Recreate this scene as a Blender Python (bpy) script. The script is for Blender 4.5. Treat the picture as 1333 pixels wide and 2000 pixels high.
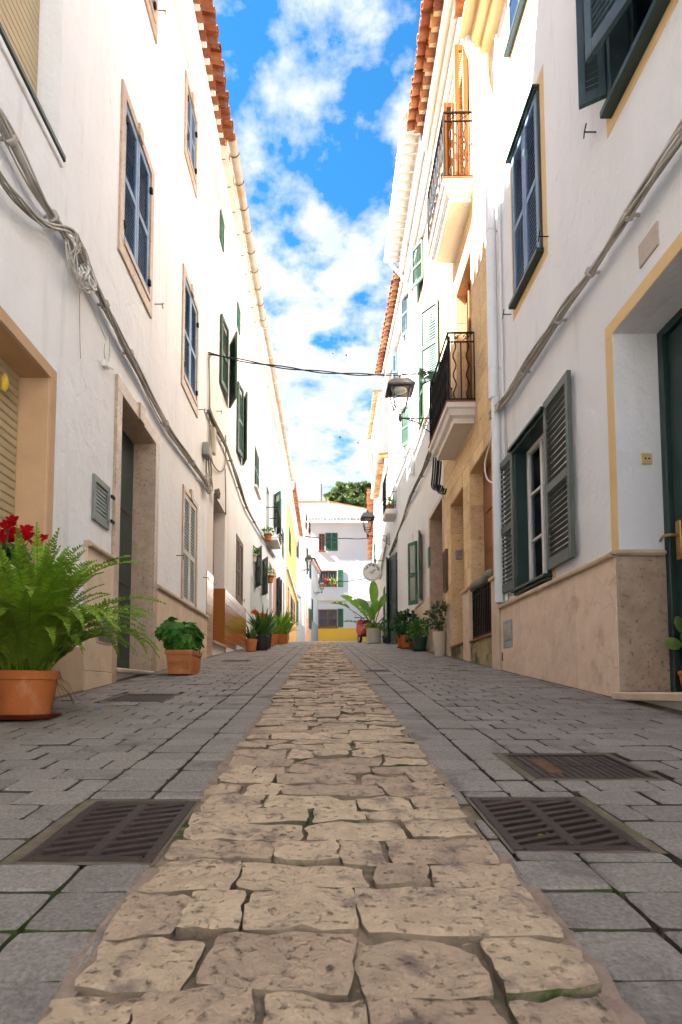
import bpy, math, random
from mathutils import Vector, Matrix, noise
random.seed(7)
RND = random.Random(11)
R = math.radians
sc = bpy.context.scene
for o in list(bpy.data.objects): bpy.data.objects.remove(o)
C = sc.collection

# ---------------------------------------------------------------- camera
F, CX, CY, PIT, H = 1100.0, 633.0, 1279.0, R(3.5), 0.5
cam = bpy.data.cameras.new("camera"); camo = bpy.data.objects.new("camera", cam); C.objects.link(camo)
cam.sensor_fit = 'VERTICAL'; cam.sensor_height = 36; cam.lens = F / 2000 * 36
cam.shift_x = (666.5 - CX) / 2000; cam.shift_y = (CY - 1000) / 2000
cam.clip_start = 0.05; cam.clip_end = 2000
camo.location = (0, 0, H); camo.rotation_euler = (R(90) + PIT, 0, 0)
cam.dof.use_dof = True; cam.dof.focus_distance = 5.0; cam.dof.aperture_fstop = 11.0
sc.camera = camo

# ---------------------------------------------------------------- sky and sun
SUN = Vector((-1.0, -0.13, 0.98)).normalized()
w = bpy.data.worlds.new("World"); sc.world = w; w.use_nodes = True
nt = w.node_tree; nt.nodes.clear()
def N(t, kind, **kw):
    n = t.nodes.new(kind)
    for k, v in kw.items():
        if k in n.inputs.keys(): n.inputs[k].default_value = v
        else: setattr(n, k, v)
    return n
out = N(nt, 'ShaderNodeOutputWorld'); bg = N(nt, 'ShaderNodeBackground'); bg.inputs['Strength'].default_value = 0.05
sky = N(nt, 'ShaderNodeTexSky', sky_type='NISHITA'); sky.sun_disc = False
sky.sun_elevation = math.asin(SUN.z); sky.sun_rotation = math.atan2(SUN.x, SUN.y) % (2 * math.pi)
sky.air_density = 1.0; sky.dust_density = 0.3; sky.ozone_density = 2.0
tc = N(nt, 'ShaderNodeTexCoord'); sep = N(nt, 'ShaderNodeSeparateXYZ'); nt.links.new(tc.outputs['Generated'], sep.inputs[0])
za = N(nt, 'ShaderNodeMath', operation='ADD'); za.inputs[1].default_value = 0.16; nt.links.new(sep.outputs[2], za.inputs[0])
zm = N(nt, 'ShaderNodeMath', operation='MAXIMUM'); zm.inputs[1].default_value = 0.03; nt.links.new(za.outputs[0], zm.inputs[0])
dx = N(nt, 'ShaderNodeMath', operation='DIVIDE'); dy = N(nt, 'ShaderNodeMath', operation='DIVIDE')
for d, k in ((dx, 0), (dy, 1)):
    nt.links.new(sep.outputs[k], d.inputs[0]); nt.links.new(zm.outputs[0], d.inputs[1])
cb = N(nt, 'ShaderNodeCombineXYZ'); nt.links.new(dx.outputs[0], cb.inputs[0]); nt.links.new(dy.outputs[0], cb.inputs[1]); cb.inputs[2].default_value = 21.4
n1 = N(nt, 'ShaderNodeTexNoise', Scale=8.0, Detail=12.0, Roughness=0.58, Distortion=0.1); nt.links.new(cb.outputs[0], n1.inputs['Vector'])
n2 = N(nt, 'ShaderNodeTexNoise', Scale=1.5, Detail=3.0, Roughness=0.5); nt.links.new(cb.outputs[0], n2.inputs['Vector'])
ml = N(nt, 'ShaderNodeMath', operation='MULTIPLY_ADD'); nt.links.new(n2.outputs['Fac'], ml.inputs[0]); ml.inputs[1].default_value = 0.55; nt.links.new(n1.outputs['Fac'], ml.inputs[2])
# more cloud towards the horizon, thinner overhead
zr = N(nt, 'ShaderNodeMath', operation='MULTIPLY_ADD'); nt.links.new(sep.outputs[2], zr.inputs[0]); zr.inputs[1].default_value = -0.34; nt.links.new(ml.outputs[0], zr.inputs[2])
cr = N(nt, 'ShaderNodeValToRGB'); nt.links.new(zr.outputs[0], cr.inputs[0])
cr.color_ramp.elements[0].position = 0.46; cr.color_ramp.elements[0].color = (0, 0, 0, 1)
cr.color_ramp.elements[1].position = 0.62; cr.color_ramp.elements[1].color = (1, 1, 1, 1)
n3 = N(nt, 'ShaderNodeTexNoise', Scale=6.0, Detail=6.0, Roughness=0.6); nt.links.new(cb.outputs[0], n3.inputs['Vector'])
cc = N(nt, 'ShaderNodeMix', data_type='RGBA'); nt.links.new(n3.outputs['Fac'], cc.inputs['Factor'])
cc.inputs['A'].default_value = (0.88, 1.17, 1.53, 1); cc.inputs['B'].default_value = (2.1, 2.1, 2.1, 1)
tint = N(nt, 'ShaderNodeMix', data_type='RGBA', blend_type='MULTIPLY'); tint.inputs['Factor'].default_value = 1.0
nt.links.new(sky.outputs[0], tint.inputs['A']); tint.inputs['B'].default_value = (0.122, 0.42, 0.555, 1)
mx = N(nt, 'ShaderNodeMix', data_type='RGBA'); nt.links.new(cr.outputs[0], mx.inputs['Factor'])
nt.links.new(tint.outputs['Result'], mx.inputs['A']); nt.links.new(cc.outputs['Result'], mx.inputs['B'])
nt.links.new(mx.outputs['Result'], bg.inputs['Color']); nt.links.new(bg.outputs[0], out.inputs['Surface'])
sl = bpy.data.lights.new("sun", 'SUN'); sl.energy = 3.8; sl.angle = R(0.5); sl.color = (1, 0.985, 0.965)
so = bpy.data.objects.new("sun", sl); C.objects.link(so); so.rotation_euler = (-SUN).to_track_quat('-Z', 'Y').to_euler()
sc.view_settings.view_transform = 'Standard'; sc.view_settings.look = 'None'; sc.view_settings.exposure = 3.72; sc.view_settings.gamma = 1
sc.render.engine = 'CYCLES'; sc.cycles.max_bounces = 7; sc.cycles.diffuse_bounces = 5; sc.cycles.transparent_max_bounces = 12
sc.cycles.use_denoising = True; sc.cycles.caustics_reflective = False; sc.cycles.caustics_refractive = False

# ---------------------------------------------------------------- mesh helpers
class MB:
    def __init__(s): s.v = []; s.f = []; s.m = []; s.r = []; s.cur = 0.5
    def add(s, vs, fs, m=0):
        b = len(s.v); s.v += [tuple(p) for p in vs]; s.r += [s.cur] * len(vs)
        s.f += [tuple(i + b for i in f) for f in fs]; s.m += [m] * len(fs); return s
    def box(s, x0, x1, y0, y1, z0, z1, c=0, m=0, M=None):
        if x0 > x1: x0, x1 = x1, x0
        if y0 > y1: y0, y1 = y1, y0
        if z0 > z1: z0, z1 = z1, z0
        if c <= 0:
            vs = [(x, y, z) for z in (z0, z1) for y in (y0, y1) for x in (x0, x1)]
            fs = [(0, 2, 3, 1), (4, 5, 7, 6), (0, 1, 5, 4), (2, 6, 7, 3), (0, 4, 6, 2), (1, 3, 7, 5)]
        else:
            c = min(c, (x1 - x0) * .45, (y1 - y0) * .45, (z1 - z0) * .45)
            X, Y, Z = (x0, x1), (y0, y1), (z0, z1); vs = []; ix = {}
            for i in (0, 1):
                for j in (0, 1):
                    for k in (0, 1):
                        sx, sy, sz = (1, -1)[i] * c, (1, -1)[j] * c, (1, -1)[k] * c
                        for a in range(3):
                            p = [X[i] + sx, Y[j] + sy, Z[k] + sz]; p[a] = (X[i], Y[j], Z[k])[a]
                            ix[i, j, k, a] = len(vs); vs.append(tuple(p))
            fs = []
            for i in (0, 1):
                q = [ix[i, 0, 0, 0], ix[i, 1, 0, 0], ix[i, 1, 1, 0], ix[i, 0, 1, 0]]; fs.append(tuple(q if i else q[::-1]))
                q = [ix[0, i, 0, 1], ix[0, i, 1, 1], ix[1, i, 1, 1], ix[1, i, 0, 1]]; fs.append(tuple(q if i else q[::-1]))
                q = [ix[0, 0, i, 2], ix[1, 0, i, 2], ix[1, 1, i, 2], ix[0, 1, i, 2]]; fs.append(tuple(q if i else q[::-1]))
            for i in (0, 1):
                for j in (0, 1):
                    q = [ix[i, j, 0, 0], ix[i, j, 1, 0], ix[i, j, 1, 1], ix[i, j, 0, 1]]; fs.append(tuple(q if (i + j) % 2 == 1 else q[::-1]))
                    q = [ix[i, 0, j, 0], ix[i, 1, j, 0], ix[i, 1, j, 2], ix[i, 0, j, 2]]; fs.append(tuple(q if (i + j) % 2 == 0 else q[::-1]))
                    q = [ix[0, i, j, 1], ix[1, i, j, 1], ix[1, i, j, 2], ix[0, i, j, 2]]; fs.append(tuple(q if (i + j) % 2 == 1 else q[::-1]))
                    for k in (0, 1):
                        q = [ix[i, j, k, 0], ix[i, j, k, 1], ix[i, j, k, 2]]; fs.append(tuple(q if (i + j + k) % 2 == 1 else q[::-1]))
        if M is not None: vs = [M @ Vector(p) for p in vs]
        return s.add(vs, fs, m)
    def tube(s, path, r, n=6, m=0, cap=True):
        P = [Vector(p) for p in path]; k = len(P)
        rr = r if isinstance(r, (list, tuple)) else [r] * k
        vs = []; fs = []; nrm = None
        for i in range(k):
            t = (P[min(i + 1, k - 1)] - P[max(i - 1, 0)])
            t = t.normalized() if t.length > 1e-9 else Vector((0, 0, 1))
            if nrm is None:
                a = Vector((0, 0, 1)) if abs(t.z) < .9 else Vector((1, 0, 0)); nrm = t.cross(a).normalized()
            else:
                nrm = nrm - t * nrm.dot(t); nrm = nrm.normalized() if nrm.length > 1e-6 else t.orthogonal().normalized()
            b = t.cross(nrm)
            for j in range(n):
                a = 2 * math.pi * j / n; vs.append(P[i] + (nrm * math.cos(a) + b * math.sin(a)) * rr[i])
        for i in range(k - 1):
            for j in range(n):
                a, b2 = i * n + j, i * n + (j + 1) % n; fs.append((a, b2, b2 + n, a + n))
        if cap: fs += [tuple(range(n))[::-1], tuple((k - 1) * n + j for j in range(n))]
        return s.add(vs, fs, m)
    def lathe(s, prof, n=24, c=(0, 0, 0), m=0, sq=None):
        vs = []; fs = []; k = len(prof)
        for r, z in prof:
            for j in range(n):
                a = 2 * math.pi * (j + .5) / n; vs.append((c[0] + r * math.cos(a), c[1] + r * math.sin(a), c[2] + z))
        for i in range(k - 1):
            for j in range(n):
                a, b = i * n + j, i * n + (j + 1) % n; fs.append((a, b, b + n, a + n))
        return s.add(vs, fs, m)
    def quad(s, a, b, c, d, m=0): return s.add([a, b, c, d], [(0, 1, 2, 3)], m)
    def mesh(s, name, mats, smooth=False):
        me = bpy.data.meshes.new(name); me.from_pydata(s.v, [], s.f)
        mats = mats if isinstance(mats, (list, tuple)) else [mats]
        for q in mats: me.materials.append(q)
        if len(mats) > 1: me.polygons.foreach_set('material_index', s.m)
        if smooth:
            me.polygons.foreach_set('use_smooth', [True] * len(s.f))
            if smooth != 1: me.set_sharp_from_angle(angle=R(smooth))
        a = me.attributes.new('rnd', 'FLOAT', 'POINT'); a.data.foreach_set('value', s.r)
        return me
    def build(s, name, mats, parent=None, smooth=False, loc=(0, 0, 0), rot=(0, 0, 0), **kw):
        return link(name, s.mesh(name, mats, smooth), parent, loc, rot, **kw)

def tag(o, label=None, cat=None, group=None, kind=None):
    if label: o['label'] = label
    if cat: o['category'] = cat
    if group: o['group'] = group
    if kind: o['kind'] = kind
    return o
def link(name, me, parent=None, loc=(0, 0, 0), rot=(0, 0, 0), scale=None, **kw):
    o = bpy.data.objects.new(name, me); C.objects.link(o); o.parent = parent; o.location = loc; o.rotation_euler = rot
    if scale is not None: o.scale = scale if isinstance(scale, (tuple, list)) else (scale,) * 3
    return tag(o, **kw)
def thing(name, label, cat, loc=(0, 0, 0), rz=0, group=None):
    return link(name, None, None, loc, (0, 0, rz), label=label, cat=cat, group=group)
def smooth_path(pts, n=8):
    P = [Vector(p) for p in pts]; out = []
    for i in range(len(P) - 1):
        p0, p1, p2, p3 = P[max(i - 1, 0)], P[i], P[i + 1], P[min(i + 2, len(P) - 1)]
        for k in range(n):
            t = k / n
            out.append(.5 * ((2 * p1) + (p2 - p0) * t + (2 * p0 - 5 * p1 + 4 * p2 - p3) * t * t + (3 * p1 - p0 - 3 * p2 + p3) * t ** 3))
    out.append(P[-1]); return out

# ---------------------------------------------------------------- survey: photo pixel -> ray, to measure places on walls and ground
FW = Vector((0, math.cos(PIT), math.sin(PIT))); UP = Vector((0, -math.sin(PIT), math.cos(PIT))); CAM = Vector((0, 0, H))
def ray(x, y): return FW + Vector(((x - CX) / F, 0, 0)) + UP * ((CY - y) / F)
def onY(Y, x, y): d = ray(x, y); return CAM + d * (Y / d.y)
def G(Y): return 0.111 * Y if Y < 15 else 1.665 + 0.0885 * (Y - 15) + 0.0225 * 1.5 * (1 - math.exp(-(Y - 15) / 1.5))

# ---------------------------------------------------------------- materials
def mat(name, c1, c2=None, sc_=3.0, rough=0.8, bump=0.0, bsc=40.0, metal=0.0, rnd=0.0, c3=None, s3=2.0, t3=(0.55, 0.7), st=(1, 1, 1), spec=0.3, transl=0.0, bump2=0.0, b2=6.0, pits=0.0, psc=60.0, hue=0.0, orand=0.0, contrast=(0.35, 0.65), st3=(1, 1, 1), crack=0.0, csc=1.3):
    m = bpy.data.materials.new(name); m.use_nodes = True; t = m.node_tree; t.nodes.clear(); L = t.links.new
    o = N(t, 'ShaderNodeOutputMaterial'); b = N(t, 'ShaderNodeBsdfPrincipled'); g = N(t, 'ShaderNodeNewGeometry')
    b.inputs['Roughness'].default_value = rough; b.inputs['Metallic'].default_value = metal; b.inputs['Specular IOR Level'].default_value = spec
    def rgb(c): return (*c, 1)
    def noi(scale, det=6, ro=.6, stretch=(1, 1, 1)):
        n = N(t, 'ShaderNodeTexNoise', Scale=scale, Detail=float(det), Roughness=ro)
        if stretch != (1, 1, 1):
            q = N(t, 'ShaderNodeVectorMath', operation='MULTIPLY'); q.inputs[1].default_value = stretch; L(g.outputs['Position'], q.inputs[0]); L(q.outputs[0], n.inputs['Vector'])
        else: L(g.outputs['Position'], n.inputs['Vector'])
        return n
    cur = None
    if c2 is not None:
        n = noi(sc_, stretch=st); r = N(t, 'ShaderNodeMapRange'); r.inputs[1].default_value = contrast[0]; r.inputs[2].default_value = contrast[1]; L(n.outputs['Fac'], r.inputs[0])
        x = N(t, 'ShaderNodeMix', data_type='RGBA'); L(r.outputs[0], x.inputs['Factor']); x.inputs['A'].default_value = rgb(c1); x.inputs['B'].default_value = rgb(c2); cur = x.outputs['Result']
    if c3 is not None:
        n = noi(s3, 8, .65, st3); r = N(t, 'ShaderNodeMapRange'); r.inputs[1].default_value = t3[0]; r.inputs[2].default_value = t3[1]; L(n.outputs['Fac'], r.inputs[0])
        x = N(t, 'ShaderNodeMix', data_type='RGBA'); L(r.outputs[0], x.inputs['Factor']); x.inputs['B'].default_value = rgb(c3)
        if cur: L(cur, x.inputs['A'])
        else: x.inputs['A'].default_value = rgb(c1)
        cur = x.outputs['Result']
    if rnd or orand:
        if rnd: a = N(t, 'ShaderNodeAttribute', attribute_name='rnd'); fac = a.outputs['Fac']; amt = rnd
        else: a = N(t, 'ShaderNodeObjectInfo'); fac = a.outputs['Random']; amt = orand
        q = N(t, 'ShaderNodeMath', operation='MULTIPLY_ADD'); L(fac, q.inputs[0]); q.inputs[1].default_value = amt; q.inputs[2].default_value = 1 - amt / 2
        h = N(t, 'ShaderNodeHueSaturation'); L(q.outputs[0], h.inputs['Value'])
        if hue:
            q2 = N(t, 'ShaderNodeMath', operation='MULTIPLY_ADD'); L(fac, q2.inputs[0]); q2.inputs[1].default_value = hue; q2.inputs[2].default_value = .5 - hue / 2; L(q2.outputs[0], h.inputs['Hue'])
        if cur: L(cur, h.inputs['Color'])
        else: h.inputs['Color'].default_value = rgb(c1)
        cur = h.outputs[0]
    last = None
    def addb(height, strength, dist):
        nonlocal last
        q = N(t, 'ShaderNodeBump', Strength=strength, Distance=dist); L(height, q.inputs['Height'])
        if last: L(last, q.inputs['Normal'])
        last = q.outputs[0]
    if bump2: addb(noi(b2, 4).outputs['Fac'], bump2, .05)
    if bump: addb(noi(bsc, 8, .65).outputs['Fac'], bump, .01)
    if pits:
        v = noi(psc, 5, .55); r = N(t, 'ShaderNodeMapRange'); r.inputs[1].default_value = .30; r.inputs[2].default_value = .44; L(v.outputs['Fac'], r.inputs[0]); addb(r.outputs[0], pits, .006)
        x = N(t, 'ShaderNodeMix', data_type='RGBA', blend_type='MULTIPLY'); x.inputs['Factor'].default_value = 1.0
        r2 = N(t, 'ShaderNodeMapRange'); r2.inputs[1].default_value = .29; r2.inputs[2].default_value = .42; r2.inputs[3].default_value = .35; L(v.outputs['Fac'], r2.inputs[0])
        if cur: L(cur, x.inputs['A'])
        else: x.inputs['A'].default_value = rgb(c1)
        L(r2.outputs[0], x.inputs['B']); cur = x.outputs['Result']
    if crack:
        nv = noi(3.0, 4, .6); vm = N(t, 'ShaderNodeVectorMath', operation='MULTIPLY_ADD'); L(nv.outputs['Color'], vm.inputs[0]); vm.inputs[1].default_value = (.35, .35, .35); L(g.outputs['Position'], vm.inputs[2])
        vo = N(t, 'ShaderNodeTexVoronoi', feature='DISTANCE_TO_EDGE', Scale=csc); L(vm.outputs[0], vo.inputs['Vector'])
        r = N(t, 'ShaderNodeMapRange'); r.inputs[1].default_value = .0; r.inputs[2].default_value = .006 * csc; r.inputs[3].default_value = 1; r.inputs[4].default_value = 0; L(vo.outputs['Distance'], r.inputs[0])
        mk = noi(.9, 3, .5); r2 = N(t, 'ShaderNodeMapRange'); r2.inputs[1].default_value = .52; r2.inputs[2].default_value = .62; L(mk.outputs['Fac'], r2.inputs[0])
        q = N(t, 'ShaderNodeMath', operation='MULTIPLY'); L(r.outputs[0], q.inputs[0]); L(r2.outputs[0], q.inputs[1]); q2 = N(t, 'ShaderNodeMath', operation='MULTIPLY'); L(q.outputs[0], q2.inputs[0]); q2.inputs[1].default_value = crack
        x = N(t, 'ShaderNodeMix', data_type='RGBA', blend_type='MIX'); L(q2.outputs[0], x.inputs['Factor']); x.inputs['B'].default_value = rgb(tuple(v * .35 for v in c1))
        if cur: L(cur, x.inputs['A'])
        else: x.inputs['A'].default_value = rgb(c1)
        cur = x.outputs['Result']
    if cur: L(cur, b.inputs['Base Color'])
    else: b.inputs['Base Color'].default_value = rgb(c1)
    if last: L(last, b.inputs['Normal'])
    if transl:
        tr = N(t, 'ShaderNodeBsdfTranslucent'); mxs = N(t, 'ShaderNodeMixShader'); mxs.inputs[0].default_value = transl
        if cur: L(cur, tr.inputs[0])
        else: tr.inputs[0].default_value = rgb(c1)
        L(b.outputs[0], mxs.inputs[1]); L(tr.outputs[0], mxs.inputs[2]); L(mxs.outputs[0], o.inputs[0])
    else: L(b.outputs[0], o.inputs[0])
    return m

M = {}
M['white'] = mat('white_plaster', (.79, .79, .795), (.745, .74, .745), 1.6, .85, .35, 50, c3=(.60, .575, .55), s3=2.2, t3=(.56, .80), bump2=.6, b2=4, st=(1, 1, .3), st3=(1.6, 1.6, .22), crack=.35, csc=.9)
M['cream'] = mat('cream_plaster', (.75, .71, .665), (.69, .64, .585), 1.1, .88, .25, 60, c3=(.54, .46, .38), s3=2.0, t3=(.56, .80), bump2=.4, b2=5, st=(1, 1, .35), st3=(1.6, 1.6, .22), crack=.5, csc=1.0)
M['white2'] = mat('bright_plaster', (.68, .66, .635), (.63, .605, .57), .9, .85, .3, 60, bump2=.3, b2=5, c3=(.60, .54, .47), s3=2.0, t3=(.58, .80), st3=(1.6, 1.6, .22), crack=.4, csc=.8)
M['bluewhite'] = mat('cool_white_plaster', (.70, .71, .72), (.64, .65, .665), .5, .85, .1, 40)
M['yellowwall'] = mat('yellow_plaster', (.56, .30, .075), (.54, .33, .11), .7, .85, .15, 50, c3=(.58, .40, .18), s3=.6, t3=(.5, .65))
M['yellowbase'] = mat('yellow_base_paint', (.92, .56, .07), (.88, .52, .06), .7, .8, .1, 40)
M['trimyellow'] = mat('yellow_trim_paint', (.74, .53, .26), (.70, .48, .22), 4, .8, .3, 70)
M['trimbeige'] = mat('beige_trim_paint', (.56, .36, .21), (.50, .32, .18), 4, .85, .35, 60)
M['peach'] = mat('peach_trim_paint', (.78, .48, .30), (.74, .43, .26), 3, .85)
M['travertine'] = mat('travertine', (.50, .37, .27), (.40, .29, .20), 9, .45, .15, 80, c3=(.52, .40, .30), s3=5, t3=(.55, .7), pits=.25, psc=45, rnd=.14, spec=.4)
M['dado'] = mat('polished_dado_stone', (.80, .62, .48), (.71, .53, .39), 6, .5, .5, 25, c3=(.50, .335, .225), s3=3, t3=(.58, .75), bump2=.35, b2=7, rnd=.1, crack=.6, csc=1.5)
M['dado2'] = mat('beige_dado_stone', (.64, .50, .36), (.57, .43, .30), 6, .5, .1, 60, c3=(.42, .32, .22), s3=4, t3=(.55, .75), rnd=.14)
M['limestone'] = mat('golden_limestone', (.74, .53, .30), (.66, .45, .23), 5, .85, .4, 45, c3=(.52, .34, .16), s3=4, t3=(.60, .78), pits=.35, psc=38, rnd=.2, hue=.015)
M['paver'] = mat('grey_paver', (.235, .207, .18), (.385, .34, .298), 120, .85, 1.0, 190, c3=(.14, .122, .106), s3=4, t3=(.54, .72), rnd=.24, bump2=.2, b2=40, spec=.25)
M['joint'] = mat('mossy_joint_soil', (.06, .049, .036), (.095, .078, .058), 14, .95, .6, 80, c3=(.06, .10, .012), s3=2.6, t3=(.56, .64))
M['stone'] = mat('street_stone', (.60, .445, .30), (.46, .34, .232), 18, .75, 1.0, 95, c3=(.25, .185, .15), s3=12, t3=(.53, .67), pits=.9, psc=62, rnd=.40, hue=.012, bump2=.3, b2=32, spec=.3)
M['mortar'] = mat('strip_mortar', (.12, .088, .058), (.34, .255, .175), 5, .95, .9, 60, c3=(.05, .075, .012), s3=4.2, t3=(.55, .64))
M['mortar2'] = mat('pale_mortar', (.19, .15, .11), (.12, .095, .065), 14, .9, .8, 60, c3=(.10, .095, .04), s3=6, t3=(.5, .65))
M['iron'] = mat('cast_iron', (.034, .022, .019), (.052, .031, .025), 20, .6, .4, 120, metal=.1, c3=(.085, .04, .022), s3=9, t3=(.60, .75), spec=.4)
M['rust'] = mat('rusty_metal', (.16, .075, .03), (.10, .045, .02), 20, .7, .4, 100, metal=.2)
M['wrought'] = mat('wrought_iron', (.010, .009, .009), (.016, .012, .010), 20, .7, .2, 80, spec=.2)
M['lampmetal'] = mat('lamp_metal', (.085, .08, .082), (.065, .06, .06), 10, .5, .1, 80, metal=.2)
M['blue'] = mat('blue_grey_paint', (.12, .19, .31), (.15, .23, .35), 3, .5, .15, 60, c3=(.22, .28, .36), s3=5, t3=(.58, .75), spec=.4)
M['petrol'] = mat('dark_petrol_paint', (.030, .062, .075), (.05, .085, .10), 3, .45, .15, 60, c3=(.09, .125, .135), s3=6, t3=(.58, .75), spec=.4)
M['dkgreen'] = mat('dark_green_paint', (.018, .040, .036), (.026, .05, .045), 6, .4, .1, 60, spec=.4)
M['green'] = mat('green_paint', (.03, .115, .068), (.045, .14, .085), 3, .5, .15, 60, c3=(.08, .17, .11), s3=6, t3=(.58, .75))
M['shgreen'] = mat('shaded_green_paint', (.035, .075, .05), (.055, .10, .07), 3, .5, .15, 60, c3=(.09, .13, .095), s3=6, t3=(.58, .75))  # darker copy of the green paint, with shade put into its colour
M['palegreen'] = mat('pale_green_paint', (.018, .06, .032), (.015, .05, .027), 6, .5, .1, 60)
M['greygreen'] = mat('grey_green_paint', (.17, .20, .185), (.20, .225, .205), 8, .5, .1, 60)
M['paleshutter'] = mat('weathered_pale_paint', (.60, .58, .52), (.46, .45, .41), 6, .6, .2, 60)
M['beigeroll'] = mat('beige_roller_slats', (.50, .40, .24), (.46, .36, .21), 5, .55, .1, 60)
M['brownshutter'] = mat('brown_shutter_paint', (.14, .085, .045), (.10, .06, .03), 8, .6, .2, 60)
M['wood'] = mat('varnished_wood', (.26, .09, .028), (.18, .06, .018), 8, .45, .2, 60, st=(6, 6, .6))
M['goldwood'] = mat('golden_wood', (.30, .10, .012), (.24, .075, .009), 5, .45, .1, 60, st=(6, 6, .5))
M['redwood'] = mat('red_brown_frame', (.27, .08, .032), (.22, .062, .025), 5, .5)
M['tile'] = mat('terracotta_tile', (.34, .125, .05), (.24, .095, .045), 9, .85, .5, 60, c3=(.27, .20, .14), s3=7, t3=(.53, .70), orand=.7, hue=.03)
M['tilew'] = mat('whitewashed_tile', (.76, .72, .66), (.70, .65, .58), 8, .85, .3, 60, orand=.12)
M['tiley'] = mat('lichen_tile', (.55, .45, .32), (.42, .27, .12), 8, .85, .4, 60, c3=(.45, .20, .05), s3=5, t3=(.5, .65), orand=.3)
M['gutter'] = mat('old_gutter', (.42, .37, .31), (.34, .28, .22), 5, .7, .3, 60, c3=(.40, .21, .06), s3=2.2, t3=(.50, .66))
M['pipe'] = mat('white_pvc', (.74, .76, .79), (.70, .72, .75), 3, .4, spec=.4)
M['cable'] = mat('pale_cable', (.50, .465, .42), (.38, .345, .30), 6, .7, rnd=.5)
M['cabledk'] = mat('grey_brown_cable', (.16, .14, .115), (.26, .225, .18), 9, .7, rnd=.6)
M['black'] = mat('black_rubber', (.012, .012, .013), rough=.55)
M['plastic'] = mat('grey_box_plastic', (.30, .28, .25), rough=.6)
M['terracotta'] = mat('terracotta_pot', (.46, .14, .035), (.38, .105, .028), 5, .8, .35, 50, c3=(.50, .27, .15), s3=7, t3=(.56, .76), st3=(1, 1, .5))
M['terracotta2'] = mat('pale_terracotta', (.50, .19, .065), (.40, .14, .05), 8, .8, .3, 60, c3=(.50, .28, .16), s3=6, t3=(.58, .75))
M['saucer'] = mat('red_saucer', (.25, .035, .018), (.19, .028, .014), 5, .5)
M['blackpot'] = mat('black_plastic_pot', (.025, .025, .027), (.035, .034, .035), 6, .5)
M['greenpot'] = mat('green_plastic_pot', (.012, .045, .03), (.016, .055, .037), 6, .45)
M['beigepot'] = mat('beige_pot', (.53, .47, .36), (.47, .41, .31), 5, .8, .2, 50)
M['whitepot'] = mat('white_pot', (.72, .70, .66), rough=.5)
M['soil'] = mat('potting_soil', (.028, .02, .014), (.05, .035, .022), 30, .95, .8, 60)
M['fern'] = mat('fern_leaf', (.13, .25, .018), (.25, .39, .03), 5, .5, transl=.28, rnd=1.1, hue=.04)
M['leaf'] = mat('green_leaf', (.045, .16, .018), (.08, .24, .03), 8, .45, .1, 60, transl=.25, orand=.6, rnd=0)
M['leafs'] = mat('mixed_leaf', (.05, .15, .02), (.10, .24, .035), 8, .5, transl=.3, rnd=.8, hue=.03)
M['leafdk'] = mat('dark_leaf', (.02, .065, .02), (.045, .115, .03), 10, .4, transl=.2, rnd=.6)
M['strap'] = mat('strap_leaf', (.035, .11, .018), (.075, .18, .028), 6, .4, transl=.25, rnd=.6)
M['lime'] = mat('lime_leaf', (.24, .38, .03), (.16, .30, .025), 6, .45, transl=.4, rnd=.6)
M['banana'] = mat('banana_leaf', (.24, .42, .06), (.15, .32, .045), 3, .4, transl=.4, rnd=.5)
M['stem'] = mat('plant_stem', (.10, .13, .03), (.16, .11, .04), 8, .7)
M['trunk'] = mat('pine_trunk', (.13, .085, .055), (.09, .06, .04), 6, .9)
M['pine'] = mat('pine_needles', (.085, .12, .035), (.14, .175, .06), 1.2, .7, rnd=.9, transl=.15)
M['red'] = mat('red_petal', (.62, .008, .012), (.50, .005, .02), 8, .5, transl=.3, rnd=.4)
M['orange'] = mat('orange_petal', (.75, .16, .02), rough=.5, transl=.3)
M['purple'] = mat('purple_petal', (.12, .03, .20), rough=.5, transl=.3)
M['scooterred'] = mat('red_scooter_paint', (.48, .018, .015), rough=.2, spec=.6)
M['chrome'] = mat('brushed_metal', (.48, .47, .46), (.40, .39, .38), 12, .32, metal=.9)
M['brass'] = mat('brass', (.62, .40, .14), (.5, .3, .1), 30, .3, .3, 80, metal=.9)
M['ivory'] = mat('ivory_plastic', (.58, .46, .20), rough=.5)
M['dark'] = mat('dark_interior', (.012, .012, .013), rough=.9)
M['orangetile'] = mat('glazed_brown_tile', (.40, .13, .025), (.33, .10, .018), 9, .14, spec=.5, rnd=.3)
M['pinktile'] = mat('glazed_pink_tile', (.56, .40, .32), (.50, .34, .27), 8, .15, spec=.5, rnd=.2)
M['brownpaint'] = mat('orange_brown_paint', (.34, .115, .022), rough=.35)
M['greypaint'] = mat('grey_paint', (.36, .38, .41), (.32, .34, .37), 2, .8)
M['rough'] = mat('grey_roughcast', (.55, .54, .52), (.44, .43, .41), 60, .95, .8, 150)
M['curtain'] = mat('curtain', (.62, .63, .64), (.50, .52, .54), 9, .9, st=(8, 8, .2), transl=.3)
M['plaque'] = mat('stone_plaque', (.50, .41, .36), (.45, .37, .32), 30, .6)
M['sign'] = mat('sign_face', (.78, .76, .71), (.74, .72, .67), 3, .6)
M['ink'] = mat('sign_ink', (.02, .02, .02), rough=.6)
M['mat'] = mat('rolled_mat', (.34, .30, .20), (.20, .26, .24), 40, .95, .8, 90, c3=(.36, .16, .09), s3=30, t3=(.52, .62), contrast=(.44, .56))
M['screen'] = mat('reed_screen', (.045, .028, .024), (.13, .09, .055), 30, .7, .6, 70, st=(9, 9, .6), c3=(.03, .022, .035), s3=20, t3=(.5, .6), contrast=(.45, .55))
M['hill'] = mat('scrub_ground', (.06, .07, .03), (.10, .09, .05), .3, .95)
M['litter'] = mat('blue_scrap', (.02, .13, .42), rough=.5)
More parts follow.
